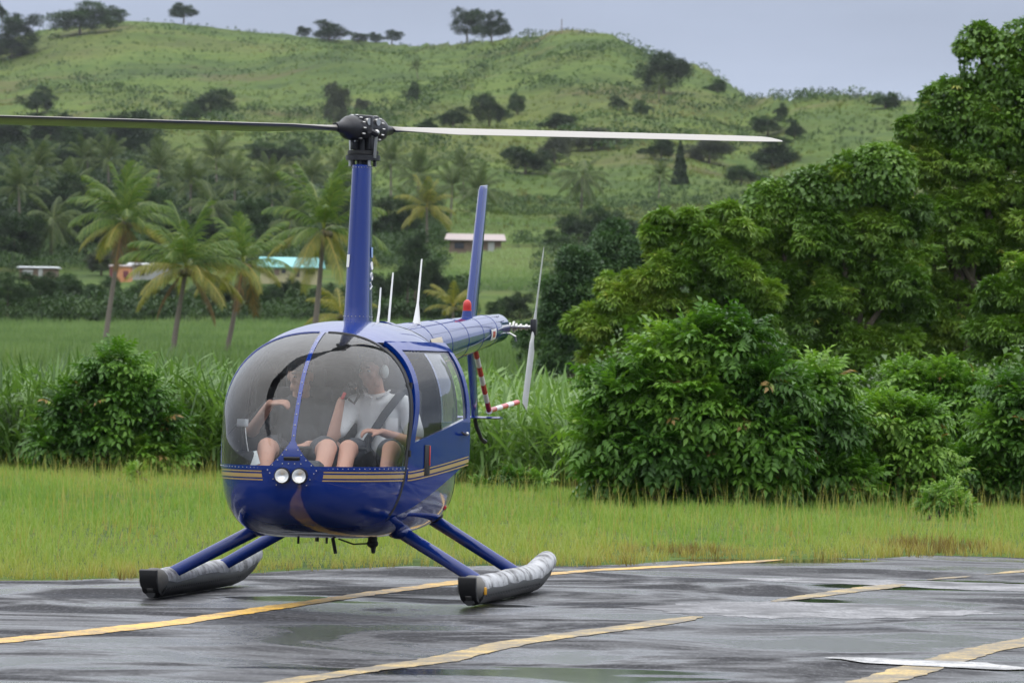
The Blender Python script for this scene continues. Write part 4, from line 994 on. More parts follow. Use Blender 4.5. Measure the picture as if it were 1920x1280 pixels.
pbsdf(nt, out, color=mixc(nt, noise(nt, 40), (.42, .008, .006), (.55, .02, .012)), rough=.35, coat=.15)
M_beacon = m

# ---- shape of the cabin: cross sections are super-ellipses, x forward, y left
LX = [-1.55, -1.4, -1.1, -.8, -.4, 0, .4, .8, 1.2, 1.5, 1.76, 1.93, 2.05, 2.10, 2.125, 2.13]
f_w = pchip(LX, [.20, .28, .42, .53, .62, .648, .655, .652, .635, .598, .52, .42, .285, .195, .10, .004])
f_zt = pchip(LX, [1.78, 1.79, 1.80, 1.815, 1.84, 1.85, 1.845, 1.818, 1.752, 1.655, 1.505, 1.325, 1.145, 1.045, .965, .885])
f_zb = pchip(LX, [1.40, 1.15, .74, .54, .445, .422, .412, .41, .414, .430, .468, .525, .61, .685, .765, .875])
f_zm = pchip(LX, [1.6, 1.5, 1.3, 1.2, 1.17, 1.17, 1.17, 1.17, 1.16, 1.12, 1.05, .985, .925, .90, .885, .88])
NU, NL = 2.4, 4.6
def n_low(x): return NL if x < 1.2 else NL - (NL - 2.6) * min(1, (x - 1.2) / .9)
def side_y(x, z):                                # half width of the shell at (x, z)
    w, zt, zb, zm = float(f_w(x)), float(f_zt(x)), float(f_zb(x)), float(f_zm(x))
    if z >= zt or z <= zb: return 0.0
    if z >= zm: q, n_ = (z - zm) / (zt - zm), NU
    else: q, n_ = (zm - z) / (zm - zb), n_low(x)
    return w * max(0.0, 1 - q ** n_) ** (1 / n_)
def front_x(y, z):                               # where a line along x meets the nose
    lo, hi = .6, 2.13
    for _ in range(34):
        mid = (lo + hi) / 2
        if side_y(mid, z) > abs(y): lo = mid
        else: hi = mid
    return lo
def shell_bm():
    bm = bmesh.new()
    t = np.linspace(0, 1, 46)
    xs_ = np.concatenate([2.13 - .93 * (1 - np.cos(t * math.pi / 2)) ** 1.0, np.linspace(1.2, -1.55, 46)[1:]])
    na = 120; rings = []
    for x in xs_:
        w, zt, zb, zm = float(f_w(x)), float(f_zt(x)), float(f_zb(x)), float(f_zm(x)); r_ = []
        for k in range(na):
            a = 2 * math.pi * (k + .5) / na; c, s = math.cos(a), math.sin(a)
            n_ = NU if s > 0 else n_low(x); rho = (abs(c) ** n_ + abs(s) ** n_) ** (-1 / n_)
            r_.append(bm.verts.new((x, w * rho * c, zm + ((zt - zm) if s > 0 else (zm - zb)) * rho * s)))
        rings.append(r_)
    for a, b in zip(rings[:-1], rings[1:]):
        for k in range(na): bm.faces.new((a[k], a[(k + 1) % na], b[(k + 1) % na], b[k]))
    bm.faces.new(rings[0][::-1]); bm.faces.new(rings[-1])
    bmesh.ops.recalc_face_normals(bm, faces=bm.faces)
    return bm
SILL, WS, WK = .885, 1.31, .32                     # window sill height, windshield rear edge plane
def wsx(z): return WS - WK * (z - 1.3)
PLANES = [((0, 0, SILL), (0, 0, 1)), ((0, .0135, 0), (0, 1, 0)), ((0, -.0135, 0), (0, 1, 0)),
          ((WS, 0, 1.3), (1, 0, WK)), ((WS - .035, 0, 1.3), (1, 0, WK)), ((WS - .095, 0, 1.3), (1, 0, WK)),
          ((.38, 0, 0), (1, 0, 0)), ((.435, 0, 0), (1, 0, 0)), ((.32, 0, 0), (1, 0, 0)), ((-.45, 0, 0), (1, 0, 0)),
          ((0, 0, 1.70), (0, 0, 1)), ((0, 0, 1.645), (0, 0, 1)),
          ((1.28, 0, .62), (.345, 0, 1)), ((1.2, 0, 1.07), (.16, 0, .87)), ((0, 0, 1.18), (0, 0, 1))]
def pl(i, c):
    p, n_ = PLANES[i]; return (c.x - p[0]) * n_[0] + (c.y - p[1]) * n_[1] + (c.z - p[2]) * n_[2] > 0
def zone(c):
    side = 'left' if c.y > 0 else 'right'
    if pl(3, c) and c.z > SILL:
        if abs(c.y) < .0135: return 'spine'
        return 'windshield_' + side
    if not pl(4, c) and pl(6, c) and c.z < 1.70 and pl(12, c) and abs(c.y) > .30:
        if not pl(5, c) and pl(7, c) and c.z < 1.645 and pl(13, c): return 'doorglass_' + side
        return 'door_' + side
    if -.45 < c.x < .32 and 1.18 < c.z < 1.645 and abs(c.y) > .25: return 'rearglass_' + side
    return 'shell'
src = shell_bm()
for p_, n_ in PLANES:
    bmesh.ops.bisect_plane(src, geom=src.verts[:] + src.edges[:] + src.faces[:], plane_co=p_, plane_no=n_, dist=1e-5)
zones = {}
for f in src.faces: zones.setdefault(zone(f.calc_center_median()), []).append(f.index)
src.faces.index_update()
for k in list(zones): zones[k] = []
for f in src.faces: zones[zone(f.calc_center_median())].append(f.index)
src_me = bpy.data.meshes.new('src'); src.to_mesh(src_me); src.free()
def piece(name, keys, mat, parent, offset=0.0, thick=0.0, xf=None, flip=False):
    bm = bmesh.new(); bm.from_mesh(src_me); bm.faces.ensure_lookup_table()
    keep = set(i for k in keys for i in zones.get(k, []))
    bmesh.ops.delete(bm, geom=[f for f in bm.faces if f.index not in keep], context='FACES')
    bm.normal_update()
    if offset: 
        for v in bm.verts: v.co += v.normal * offset
    if thick: bmesh.ops.solidify(bm, geom=bm.faces[:], thickness=thick)
    if xf is not None: bmesh.ops.transform(bm, matrix=xf, verts=bm.verts)
    me = bpy.data.meshes.new(name); bm.to_mesh(me); bm.free()
    me.polygons.foreach_set('use_smooth', np.ones(len(me.polygons), bool)); me.set_sharp_from_angle(angle=R(35))
    return link(name, me, mat, parent)
fus = piece('fuselage', ['shell'], M_blue, HELI)
piece('cabin_lining', ['shell', 'door_right'], M_lining, fus, -.014)
piece('windshield', ['windshield_left'], M_glass, HELI)
piece('windshield', ['windshield_right'], M_glass, HELI)
piece('windshield_strip', ['spine'], M_blue, HELI, .004)
# doors: the far one shut, the near one ajar on its front hinge
def hinge(deg):
    z0 = 1.15; hx, hy = wsx(z0) - .035, side_y(wsx(z0) - .035, z0)
    return Matrix.Translation((hx, hy, 0)) @ Matrix.Rotation(R(deg), 4, 'Z') @ Matrix.Translation((-hx, -hy, 0))
DX = hinge(-11.5)
d_far = piece('door', ['door_right'], M_blue, HELI); piece('door_window', ['doorglass_right'], M_glass, d_far)
d_near = piece('door', ['door_left'], M_blue, HELI, .012, .03, DX); d_near['label'] = 'blue cabin door standing ajar'
piece('door_window', ['doorglass_left'], M_glass, d_near, .004, 0, DX)
for s in ('left', 'right'): piece('rear_window', ['rearglass_' + s], M_glass, HELI)
bpy.data.meshes.remove(src_me)

def ribbon(name, x0, x1, zlo, zhi, mat, parent, sgn=1, xf=None, off=.003, n=60, ylim=None, thick_z=2):
    """a strip lying on the shell between heights zlo(x) and zhi(x)"""
    V, F = [], []
    for i in range(n + 1):
        t = i / n; x = x0 + (x1 - x0) * (1 - (1 - t) ** 2 if x1 > 1.6 else t)
        a, b = zlo(x), zhi(x)
        for j in range(thick_z + 1):
            z = a + (b - a) * j / thick_z; y = side_y(x, z)
            e_ = 1e-3; ny = 1.0; nx = -(side_y(x + e_, z) - side_y(x - e_, z)) / (2 * e_)
            l_ = math.hypot(nx, ny); V.append(Vector((x + nx / l_ * off, sgn * (y + ny / l_ * off), z)))
    k = thick_z + 1
    for i in range(n):
        for j in range(thick_z): F.append((i * k + j, i * k + j + 1, (i + 1) * k + j + 1, (i + 1) * k + j))
    b = MB().add([xf @ v for v in V] if xf is not None else V, F)
    return b.build(name, mat, parent)
def stripe_z(x): return .845 + .095 * np.clip((1.35 - x) / .95, 0, 1) ** 1.1
for (a, b) in ((.023, .031), (-.012, .012), (-.031, -.023)):
    for sg in (1, -1):
        xe = front_x(.20, .845) 
        ribbon('gold_stripe', wsx(.85) - .02, xe, lambda x, a=a: stripe_z(x) + a - .012, lambda x, b=b: stripe_z(x) + b - .012, M_gold, fus, sg, None, .003)
    ribbon('gold_stripe', .41, wsx(.85) - .075, lambda x, a=a: stripe_z(x) + a - .012, lambda x, b=b: stripe_z(x) + b - .012, M_gold, d_near, 1, DX, .0165)
# sill band under the glass, with rivets
for sg in (1, -1):
    ribbon('sill_band', wsx(SILL) - .01, front_x(.12, .885), lambda x: SILL - .016, lambda x: SILL + .012, M_blue, fus, sg, None, .006)
riv = MB()
for sg in (1, -1):
    xe = front_x(.16, .88)
    for k in range(22):
        t = k / 21; x = 1.40 + (xe - 1.40) * (1 - (1 - t) ** 2); riv.ball((x, sg * (side_y(x, SILL) + .006), SILL - .002), .0042, 6, 4)
# lamp panel on the nose
PAN = [(.018, 1.055), (.03, 1.03), (.085, .955), (.16, .885), (.175, .868), (.15, .845), (.11, .775), (.09, .765)]
def pan_hw(z):
    return float(np.interp(-z, [-q[1] for q in PAN], [q[0] for q in PAN]))
zs_ = np.linspace(1.055, .765, 40); V, F = [], []
for z in zs_:
    hw = pan_hw(z)
    for j in range(21):
        y = hw * (j / 10 - 1); V.append((front_x(y, z) + .008, y, z))
for i in range(39):
    for j in range(20): F.append((i * 21 + j, i * 21 + j + 1, (i + 1) * 21 + j + 1, (i + 1) * 21 + j))
pan = MB().add(V, F).build('lamp_panel', M_blue, HELI)
for k, z in enumerate(np.linspace(1.0, .87, 5)):
    for sg in (-1, 1): y = sg * (pan_hw(z) - .014); riv.ball((front_x(y, z) + .010, y, z), .0045, 6, 4)
for k, z in enumerate(np.linspace(.85, .775, 3)):
    for sg in (-1, 1): y = sg * (pan_hw(z) - .012); riv.ball((front_x(y, z) + .010, y, z), .0045, 6, 4)
for y in (-.06, -.02, .02, .06): riv.ball((front_x(y, .912) + .010, y, .912), .0042, 6, 4)
for z in np.linspace(1.09, 1.70, 10): riv.ball((front_x(0, z) + .006, 0, z), .005, 6, 4)
tag(riv.build('rivets', M_steel, fus), kind='stuff')
slot = MB().box((front_x(0, .945) + .008, 0, .945), (.02, .105, .022), Matrix.Rotation(R(18), 3, 'Y')).build('air_slot', M_black, pan, True, .005)
for y in (-.056, .056):
    zc_ = .835; x0 = front_x(y, zc_) + .006
    h = MB(); ring = []
    for (r_, dx) in ((.052, .0), (.052, .034), (.046, .034), (.0445, .028)): ring.append((r_, dx))
    v, f = [], []
    for r_, dx in ring:
        for k in range(28): a = 2 * math.pi * k / 28; v.append((x0 + dx, y + r_ * math.cos(a), zc_ + r_ * math.sin(a)))
    for i in range(3):
        for k in range(28): f.append((i * 28 + k, i * 28 + (k + 1) % 28, (i + 1) * 28 + (k + 1) % 28, (i + 1) * 28 + k))
    lamp = h.add(v, f).build('landing_light', M_dark, pan)
    v, f = [], []
    for i in range(8):
        r_ = .0445 * i / 7; dx = .003 + .032 * (i / 7) ** 2
        for k in range(24): a = 2 * math.pi * k / 24; v.append((x0 + dx + .004, y + r_ * math.cos(a), zc_ + r_ * math.sin(a)))
    for i in range(7):
        for k in range(24): f.append((i * 24 + k, i * 24 + (k + 1) % 24, (i + 1) * 24 + (k + 1) % 24, (i + 1) * 24 + k))
    MB().add(v, f).build('reflector', M_lens, lamp)
# door fittings
def dpt(x, z, o=.02): return DX @ Vector((x, side_y(x, z) + o, z))
hnd = MB().tube([dpt(.50, 1.10), dpt(.54, 1.10, .04), dpt(.585, 1.115, .035)], .007, 8).build('door_handle', M_black, d_near)
MB().ball(dpt(.465, 1.105, .024), .014, 10, 8).build('door_lock', M_steel, d_near)
b = MB(); 
for (zt_, zb_, mt, nm, dz) in ((1.035, .835, M_black, 'step_recess', 0), (1.03, .90, M_red, 'red_marker', .004)):
    V = []
    xa, xb = (1.155, 1.075) if nm == 'step_recess' else (1.092, 1.078)
    V = [dpt(xa, zb_, .014 + dz), dpt(xb, zb_, .014 + dz), dpt(xb, zt_, .014 + dz), dpt(xa, zt_, .014 + dz)]
    o_ = (DX.to_3x3() @ Vector((0, 1, 0))) * .006
    MB().add(V + [v + o_ for v in V], [(0, 1, 2, 3), (7, 6, 5, 4), (0, 4, 5, 1), (1, 5, 6, 2), (2, 6, 7, 3), (3, 7, 4, 0)]).build(nm, mt, d_near, True, .003)
# door seal: black line round the front edge
pts = []
for z in np.linspace(.58, 1.66, 22): x = wsx(z) - .018; pts.append((x, side_y(x, z) + .001, z))
MB().tube(pts, .010, 6).build('door_seal', M_black, fus)
for z in (.98, 1.42): x = wsx(z) - .02; MB().tube([(x, side_y(x, z) + .012, z - .022), (x, side_y(x, z) + .012, z + .022)], .011, 8).build('door_hinge', M_black, fus)
# pane edging along the windshield's rear rim
for sg in (1, -1):
    pts = []
    for z in np.linspace(SILL, 1.66, 24): x = wsx(z); pts.append((x, sg * side_y(x, z), z))
    for y in np.linspace(.38, .03, 8):
        lo, hi = 1.3, 1.9
        for _ in range(30):
            mid = (lo + hi) / 2
            if side_y(wsx(mid), mid) > y: lo = mid
            else: hi = mid
        if lo > 1.66: pts.append((wsx(lo), sg * y, lo))
    MB().tube(pts, .009, 6).build('pane_edging', M_dark if sg > 0 else M_blue, fus)
# cowl panel seams
for x in (-.46, -.9):
    pts = []
    for k in range(40):
        a = -math.pi / 2 + math.pi * k / 39; w, zt, zb, zm = float(f_w(x)), float(f_zt(x)), float(f_zb(x)), float(f_zm(x))
        c, s = math.cos(a), math.sin(a); n_ = NU if s > 0 else NL; rho = (abs(c) ** n_ + abs(s) ** n_) ** (-1 / n_)
        pts.append((x, w * rho * c, zm + ((zt - zm) if s > 0 else (zm - zb)) * rho * s))
    MB().tube(pts, .003, 4).build('panel_seam', M_black, fus)

# ---- tail boom
BOOM = [(-1.15, 1.62, .215), (-2.0, 1.668, .196), (-3.0, 1.722, .172), (-4.0, 1.776, .148), (-5.0, 1.83, .126), (-5.62, 1.862, .112)]
bb = MB().tube([(x, 0, z) for x, z, r_ in BOOM] + [(-5.68, 0, 1.866), (-5.70, 0, 1.867)], [r_ for *_, r_ in BOOM] + [.092, .05], 28).build('tail_boom', M_blue, HELI)
def boom_at(x):
    return float(np.interp(-x, [-q[0] for q in BOOM], [q[1] for q in BOOM])), float(np.interp(-x, [-q[0] for q in BOOM], [q[2] for q in BOOM]))
for x in (-1.9, -2.7, -3.5, -4.25, -4.95):
    z, r_ = boom_at(x); n = 40
    MB().tube([(x - .0, r_ * 1.003 * math.cos(2 * math.pi * k / n), z + r_ * 1.003 * math.sin(2 * math.pi * k / n)) for k in range(n + 1)], .0014, 4).build('boom_seam', M_blue, bb)
rv = MB()
for x in np.arange(-1.9, -5.5, -.09):
    z, r_ = boom_at(x)
    for a in (35, 62): rv.ball((x, r_ * math.cos(R(a)), z + r_ * math.sin(R(a))), .003, 5, 3)
tag(rv.build('boom_rivets', M_dark, bb), kind='stuff')
def on_boom(name, x0, x1, a0, a1, mat, off=.003):
    V, F = [], []
    for i in range(5):
        x = x0 + (x1 - x0) * i / 4; z, r_ = boom_at(x); r_ += off
        for j in range(9): a = R(a0 + (a1 - a0) * j / 8); V.append((x, r_ * math.cos(a), z + r_ * math.sin(a)))
    for i in range(4):
        for j in range(8): F.append((i * 9 + j, i * 9 + j + 1, (i + 1) * 9 + j + 1, (i + 1) * 9 + j))
    return MB().add(V, F).build(name, mat, bb)
on_boom('white_placard', -4.62, -4.88, -22, 14, M_white); on_boom('red_sign', -4.69, -4.81, -14, 6, M_red, .005)
on_boom('cream_decal', -1.75, -2.25, 2, 26, simple('cream_decal', (.55, .47, .33), .4))
# fairing between roof and boom
MB().tube([(-.82, 0, 1.69), (-1.0, 0, 1.70), (-1.5, 0, 1.69), (-2.1, 0, 1.70)], [.17, .16, .14, .10], 18).build('boom_fairing', M_blue, HELI)
# beacon
z, r_ = boom_at(-4.3)
bc = MB().tube([(-4.3, 0, z + r_ - .02), (-4.3, 0, z + r_ + .045)], [.045, .034], 16).build('beacon', M_blue, HELI)
MB().tube([(-4.3, 0, z + r_ + .045), (-4.3, 0, z + r_ + .055)], .035, 16).build('beacon_collar', M_red, bc)
MB().tube([(-4.3, 0, z + r_ + .055), (-4.3, 0, z + r_ + .08), (-4.3, 0, z + r_ + .105), (-4.3, 0, z + r_ + .122), (-4.3, 0, z + r_ + .13)], [.032, .033, .030, .02, .006], 18).build('beacon_lens', M_beacon, bc)
# antennas
for (x, y, L, b0) in ((-.42, .055, .26, .012), (-1.0, .02, .41, .012), (-1.92, .05, .47, .03)):
    zt0 = (float(f_zt(x)) if x > -1.4 else boom_at(x)[0] + boom_at(x)[1]) - .015
    MB().tube([(x, y, zt0), (x - .012, y, zt0 + .05), (x - .04, y, zt0 + .13 * L / .4), (x - .16 * L / .45, y, zt0 + L)], [b0, b0 * .75, .0085, .0055], 8).build('antenna', M_white, HELI)

# ---- fins, stabiliser, tail guard
def foil(name, secs, mat, parent, n=18):
    """lofted aerofoil; secs = (centre of leading edge, chord vector, thickness vector)"""
    V, F = [], []
    for (le, ch, th) in secs:
        le, ch, th = Vector(le), Vector(ch), Vector(th)
        for k in range(n):
            a = 2 * math.pi * k / n; s = (1 - math.cos(a)) / 2
            t = math.sin(a) * (.9 * math.sqrt(max(s, 0)) * (1 - s) + .25 * (1 - s)) * .9
            V.append(le + ch * s + th * t)
    for i in range(len(secs) - 1):
        for k in range(n): F.append((i * n + k, i * n + (k + 1) % n, (i + 1) * n + (k + 1) % n, (i + 1) * n + k))
    F.append(tuple(range(n))); F.append(tuple((len(secs) - 1) * n + k for k in range(n)))
    return MB().add(V, F).build(name, mat, parent)
FY = -.14
foil('upper_fin', [((-5.0, FY, 1.80), (-.50, 0, 0), (0, .085, 0)), ((-5.58, FY + .0, 2.93), (-.40, 0, .03), (0, .065, 0)), ((-5.62, FY + .0, 2.965), (-.33, 0, .02), (0, .04, 0))], M_blue, HELI)
lf = foil('lower_fin', [((-5.10, FY, 1.84), (-.38, 0, 0), (0, .07, 0)), ((-5.42, FY, 1.17), (-.28, 0, 0), (0, .055, 0))], M_blue, HELI)
MB().tube([(-5.5, FY, 1.19), (-5.55, FY + .01, 1.10), (-5.68, FY + .03, 1.0), (-5.74, FY + .05, .975)], [.018, .017, .016, .02], 8).build('tail_skid', M_dark, HELI)
foil('stabiliser', [((-5.38, FY - .42, 1.165), (-.22, 0, 0), (0, 0, .028)), ((-5.38, FY + .22, 1.165), (-.22, 0, 0), (0, 0, .028))], M_blue, HELI)
def striped(pts, rad, n_s, first):
    total = Vector(pts[1]) - Vector(pts[0])
    for k in range(n_s):
        a, b = Vector(pts[0]) + total * (k / n_s), Vector(pts[0]) + total * ((k + 1) / n_s)
        MB().tube([a, b], rad, 10).build('guard_band', M_red if (k + first) % 2 == 0 else M_strw, guard)
guard = MB().tube([(-5.48, -.02, 1.22), (-5.5, -.02, 1.215)], .026, 10).build('tail_guard', M_strw, HELI)
striped([(-4.85, -.03, 1.70), (-5.48, -.02, 1.225)], .021, 7, 0)
striped([(-5.49, -.02, 1.22), (-6.35, .06, 1.285)], .021, 5, 0)

# ---- tail rotor
TR = Vector((-5.80, 0, 1.875)); TRY = .27
gb = MB().tube([(-5.66, 0, 1.87), (-5.78, 0, 1.875), (-5.90, 0, 1.875)], [.075, .08, .05], 14).build('tail_gearbox', M_dark, HELI)
MB().tube([TR, TR + Vector((0, TRY + .02, 0))], .016, 10).build('output_shaft', M_steel, gb)
for yy, rr_ in ((.075, .034), (.105, .045), (.125, .03), (.16, .026), (.205, .024)): MB().tube([TR + Vector((0, yy, 0)), TR + Vector((0, yy + .016, 0))], rr_, 12).build('shaft_collar', M_steel, gb)
MB().tube([TR + Vector((.02, .05, -.03)), TR + Vector((.02, .13, -.075)), TR + Vector((.0, .13, -.11))], .009, 6).build('pitch_lever', M_steel, gb)
trh = MB().box(TR + Vector((0, TRY, 0)), (.09, .045, .13)).build('tail_rotor_hub', M_dark, HELI, True, .01)
psi = R(34)
for sg in (1, -1):
    d = Vector((-math.sin(psi), 0, math.cos(psi))) * sg; ch = Vector((math.cos(psi), 0, math.sin(psi))) * sg
    c0 = TR + Vector((0, TRY, 0)); tw = Vector((0, .18, 0))
    secs = []
    for (r_, cw, th) in ((.05, .05, .03), (.12, .07, .026), (.18, .127, .018), (.70, .127, .013), (.74, .10, .008)):
        cv = (ch + tw).normalized() * cw; secs.append((c0 + d * r_ - cv * .4, cv, Vector((0, 1, 0)) * th))
    foil('tail_rotor_blade', secs, simple('grey_tail_blade', (.42, .43, .42), .4, .1) if sg == 1 else bpy.data.materials['grey_tail_blade'], HELI, 14)

# ---- mast, hub, blades
LEAN = R(.6)
def mast_sec(z, ch, th, n=26):
    V = []
    for k in range(n):
        a = 2 * math.pi * k / n; s = (1 - math.cos(a)) / 2
        t = math.sin(a) * (1.05 - .45 * s)
        V.append((ch * (.42 - s), th / 2 * t - math.sin(LEAN) * -(z - 1.8), z))
    return V
V, F = [], []; secs = [(1.815, .60, .21), (1.86, .56, .205), (1.95, .52, .196), (2.4, .42, .176), (2.9, .31, .15), (2.905, .28, .13)]
for z, ch, th in secs: V += mast_sec(z, ch, th)
for i in range(len(secs) - 1):
    for k in range(26): F.append((i * 26 + k, i * 26 + (k + 1) % 26, (i + 1) * 26 + (k + 1) % 26, (i + 1) * 26 + k))
F.append(tuple(5 * 26 + k for k in range(26)))
mast = MB().add(V, F).build('mast_fairing', M_blue, HELI)
rv = MB()
for k in range(26):
    for (z, ch, th) in ((1.878, .552, .2035), (2.885, .313, .151)):
        p = mast_sec(z, ch, th)[k]; rv.ball(p, .004, 5, 3)
tag(rv.build('mast_rivets', M_steel, mast), kind='stuff')
HY = math.sin(LEAN) * 1.35
def decal(name, pts, mat, parent, t=.002): # thin plate given by four corners
    pts = [Vector(p) for p in pts]; nn = (pts[1] - pts[0]).cross(pts[2] - pts[0]).normalized() * t
    return MB().add(pts + [p + nn for p in pts], [(3, 2, 1, 0), (4, 5, 6, 7), (0, 1, 5, 4), (1, 2, 6, 5), (2, 3, 7, 6), (3, 0, 4, 7)]).build(name, mat, parent, False)
def mast_pt(x_from_le, z, side, o=.004):
    ch, th = float(np.interp(z, [s[0] for s in secs], [s[1] for s in secs])), float(np.interp(z, [s[0] for s in secs], [s[2] for s in secs]))
    s = x_from_le / ch; a = math.acos(1 - 2 * s); t = math.sin(a) * (1.05 - .45 * s)
    return Vector((ch * .42 - x_from_le, side * (th / 2 * t + o) + math.sin(LEAN) * (z - 1.8), z))
decal('mast_placard', [mast_pt(.05, 2.21, -1), mast_pt(.015, 2.21, -1), mast_pt(.012, 2.295, -1), mast_pt(.045, 2.295, -1)], M_white, mast)
m_lb = simple('pale_blue_decal', (.30, .45, .75), .4)
decal('mast_square', [mast_pt(.17, 2.28, 1), mast_pt(.27, 2.28, 1), mast_pt(.26, 2.35, 1), mast_pt(.16, 2.35, 1)], m_lb, mast)
def letter(strokes, z0, h):                        # white strokes of the registration running down the mast side
    b = MB()
    for st in strokes: b.tube([mast_pt(.17 + .12 * u, z0 + h * v, 1, .001) for u, v in st], .006, 5)
    return b.build('mast_letter', M_white, mast)
arc = lambda cx, cy, rx, ry, a0, a1: [(cx + rx * math.cos(R(a)), cy + ry * math.sin(R(a))) for a in np.linspace(a0, a1, 14)]
letter([arc(.5, .5, .45, .45, 0, 360), [(.1, .1), (.9, .9)]], 2.195, .055)
letter([arc(.5, .5, .42, .45, 0, 360)], 2.125, .055)
letter([[(.05, .05), (.5, .5), (.95, .5)], [(.5, .5), (.05, .95)]], 2.06, .05)
hub = MB().box((0, HY, 3.16), (.16, .15, .16)).build('rotor_hub', M_dark, HELI, True, .02)
BA = R(54)                                        # blade line: measured from the lateral axis
bx = Vector((math.sin(BA - YAW), -math.cos(BA - YAW), 0))       # pointing to picture left and towards the camera
def w2l(v): return Matrix.Rotation(math.pi / 2 + YAW, 3, 'Z') @ Vector(v)
bl = w2l((-math.cos(BA), -math.sin(BA), 0))       # left, near blade
cl = Vector((-bl.y, bl.x, 0))                     # direction of travel of the left blade (anticlockwise from above)
H0 = Vector((0, HY, 3.15))
rotb = Matrix((bl, cl, Vector((0, 0, 1)))).transposed()
MB().box(H0 + Vector((0, 0, .065)), (.22, .12, .05), rotb).build('hub_cap', M_dark, hub, True, .015)
MB().box(H0 + Vector((0, 0, .0)), (.26, .17, .085), rotb).build('hub_yoke', M_dark, hub, True, .02)
for sg in (1, -1):
    d, c = bl * sg, cl * sg
    MB().tube([H0 + d * .06, H0 + d * .09, H0 + d * .125, H0 + d * .165, H0 + d * .20, H0 + d * .23, H0 + d * .31], [.065, .082, .086, .082, .066, .042, .028], 20).build('blade_grip', M_dark, hub)
    for k in range(14):
        a = 2 * math.pi * k / 14; o = c * ((.090) * math.cos(a)) + Vector((0, 0, .090 * math.sin(a)))
        MB().tube([H0 + d * .09 + o, H0 + d * .12 + o], .0065, 6).build('grip_bolt', M_steel, hub)
    MB().tube([H0 + d * .10 + c * .13 + Vector((0, 0, -.02)), H0 + d * .03 + c * .135 + Vector((0, 0, -.04))], .022, 8).build('pitch_horn', M_dark, hub)
    MB().tube([H0 + d * .03 + c * .135 + Vector((0, 0, -.04)), H0 + d * .02 + c * .115 + Vector((0, 0, -.20))], .011, 8).build('pitch_link', M_steel, hub)
    MB().ball(H0 + d * .03 + c * .135 + Vector((0, 0, -.03)), .022, 10, 8).build('rod_end', M_steel, hub)
    MB().tube([H0 + d * .05 - c * .09 + Vector((0, 0, .045)), H0 + d * .05 + c * .09 + Vector((0, 0, .045))], .024, 12).build('hinge_bolt', M_steel, hub)
sw = MB().tube([(0, HY, 2.935), (0, HY, 2.97)], .118, 24).build('swashplate', M_dark, HELI)
MB().tube([(0, HY, 2.975), (0, HY, 3.0)], .105, 24).build('upper_plate', M_black, sw)
MB().tube([(0, HY, 2.86), (0, HY, 3.12)], .045, 16).build('mast_tube', M_dark, sw)
for k in range(9):
    a = 2 * math.pi * k / 9; MB().tube([(.085 * math.cos(a), HY + .085 * math.sin(a), 2.895), (.085 * math.cos(a), HY + .085 * math.sin(a), 2.94)], .011, 6).build('push_rod', M_steel if k % 2 else M_dark, sw)
for k in range(4):
    a = R(45 + 90 * k); MB().box((.07 * math.cos(a), HY + .07 * math.sin(a), 3.05), (.05, .035, .09), Matrix.Rotation(a, 3, 'Z')).build('hub_bracket', M_dark, hub, True, .006)
TEETER = {1: R(-1.6), -1: R(1.9)}
def rotor_blade(sg):
    d0, c = bl * sg, cl * sg; up = Vector((0, 0, 1))
    d = d0 * math.cos(TEETER[sg]) + up * math.sin(TEETER[sg])
    pitch = R(10.5)
    ch = (c * math.cos(pitch) + up * math.sin(pitch))            # towards the leading edge
    nn = d.cross(ch) if sg * 1 else None
    nn = (up - ch * up.dot(ch)).normalized()
    stations = [(.30, .07, .05), (.42, .10, .04), (.62, .18, .034), (.85, .254, .03), (2.0, .254, .028), (3.4, .254, .026), (4.55, .254, .022), (4.95, .22, .016), (5.03, .14, .008)]
    n = 16; V, F, mi = [], [], []
    for (r_, cw, th) in stations:
        sag = up * (-.006 * (r_ / 5) ** 2)
        for k in range(n):
            a = 2 * math.pi * k / n; s = (1 - math.cos(a)) / 2; t = math.sin(a) * (1.0 - .75 * s) * .62
            V.append(H0 + d * r_ + sag + ch * (cw * (.3 - s)) + nn * (th * t))
    for i in range(len(stations) - 1):
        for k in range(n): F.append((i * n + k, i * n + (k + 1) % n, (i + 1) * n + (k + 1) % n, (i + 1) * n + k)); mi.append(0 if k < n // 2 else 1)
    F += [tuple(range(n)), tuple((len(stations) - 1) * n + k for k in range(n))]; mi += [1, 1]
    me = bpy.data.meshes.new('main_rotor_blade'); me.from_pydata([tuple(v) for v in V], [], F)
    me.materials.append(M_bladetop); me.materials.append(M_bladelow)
    me.polygons.foreach_set('material_index', mi); me.polygons.foreach_set('use_smooth', np.ones(len(F), bool))
    me.update()
    bm = bmesh.new(); bm.from_mesh(me); bmesh.ops.recalc_face_normals(bm, faces=bm.faces); bm.to_mesh(me); bm.free()
    return link('main_rotor_blade', me, None, HELI)
for sg in (1, -1): rotor_blade(sg)

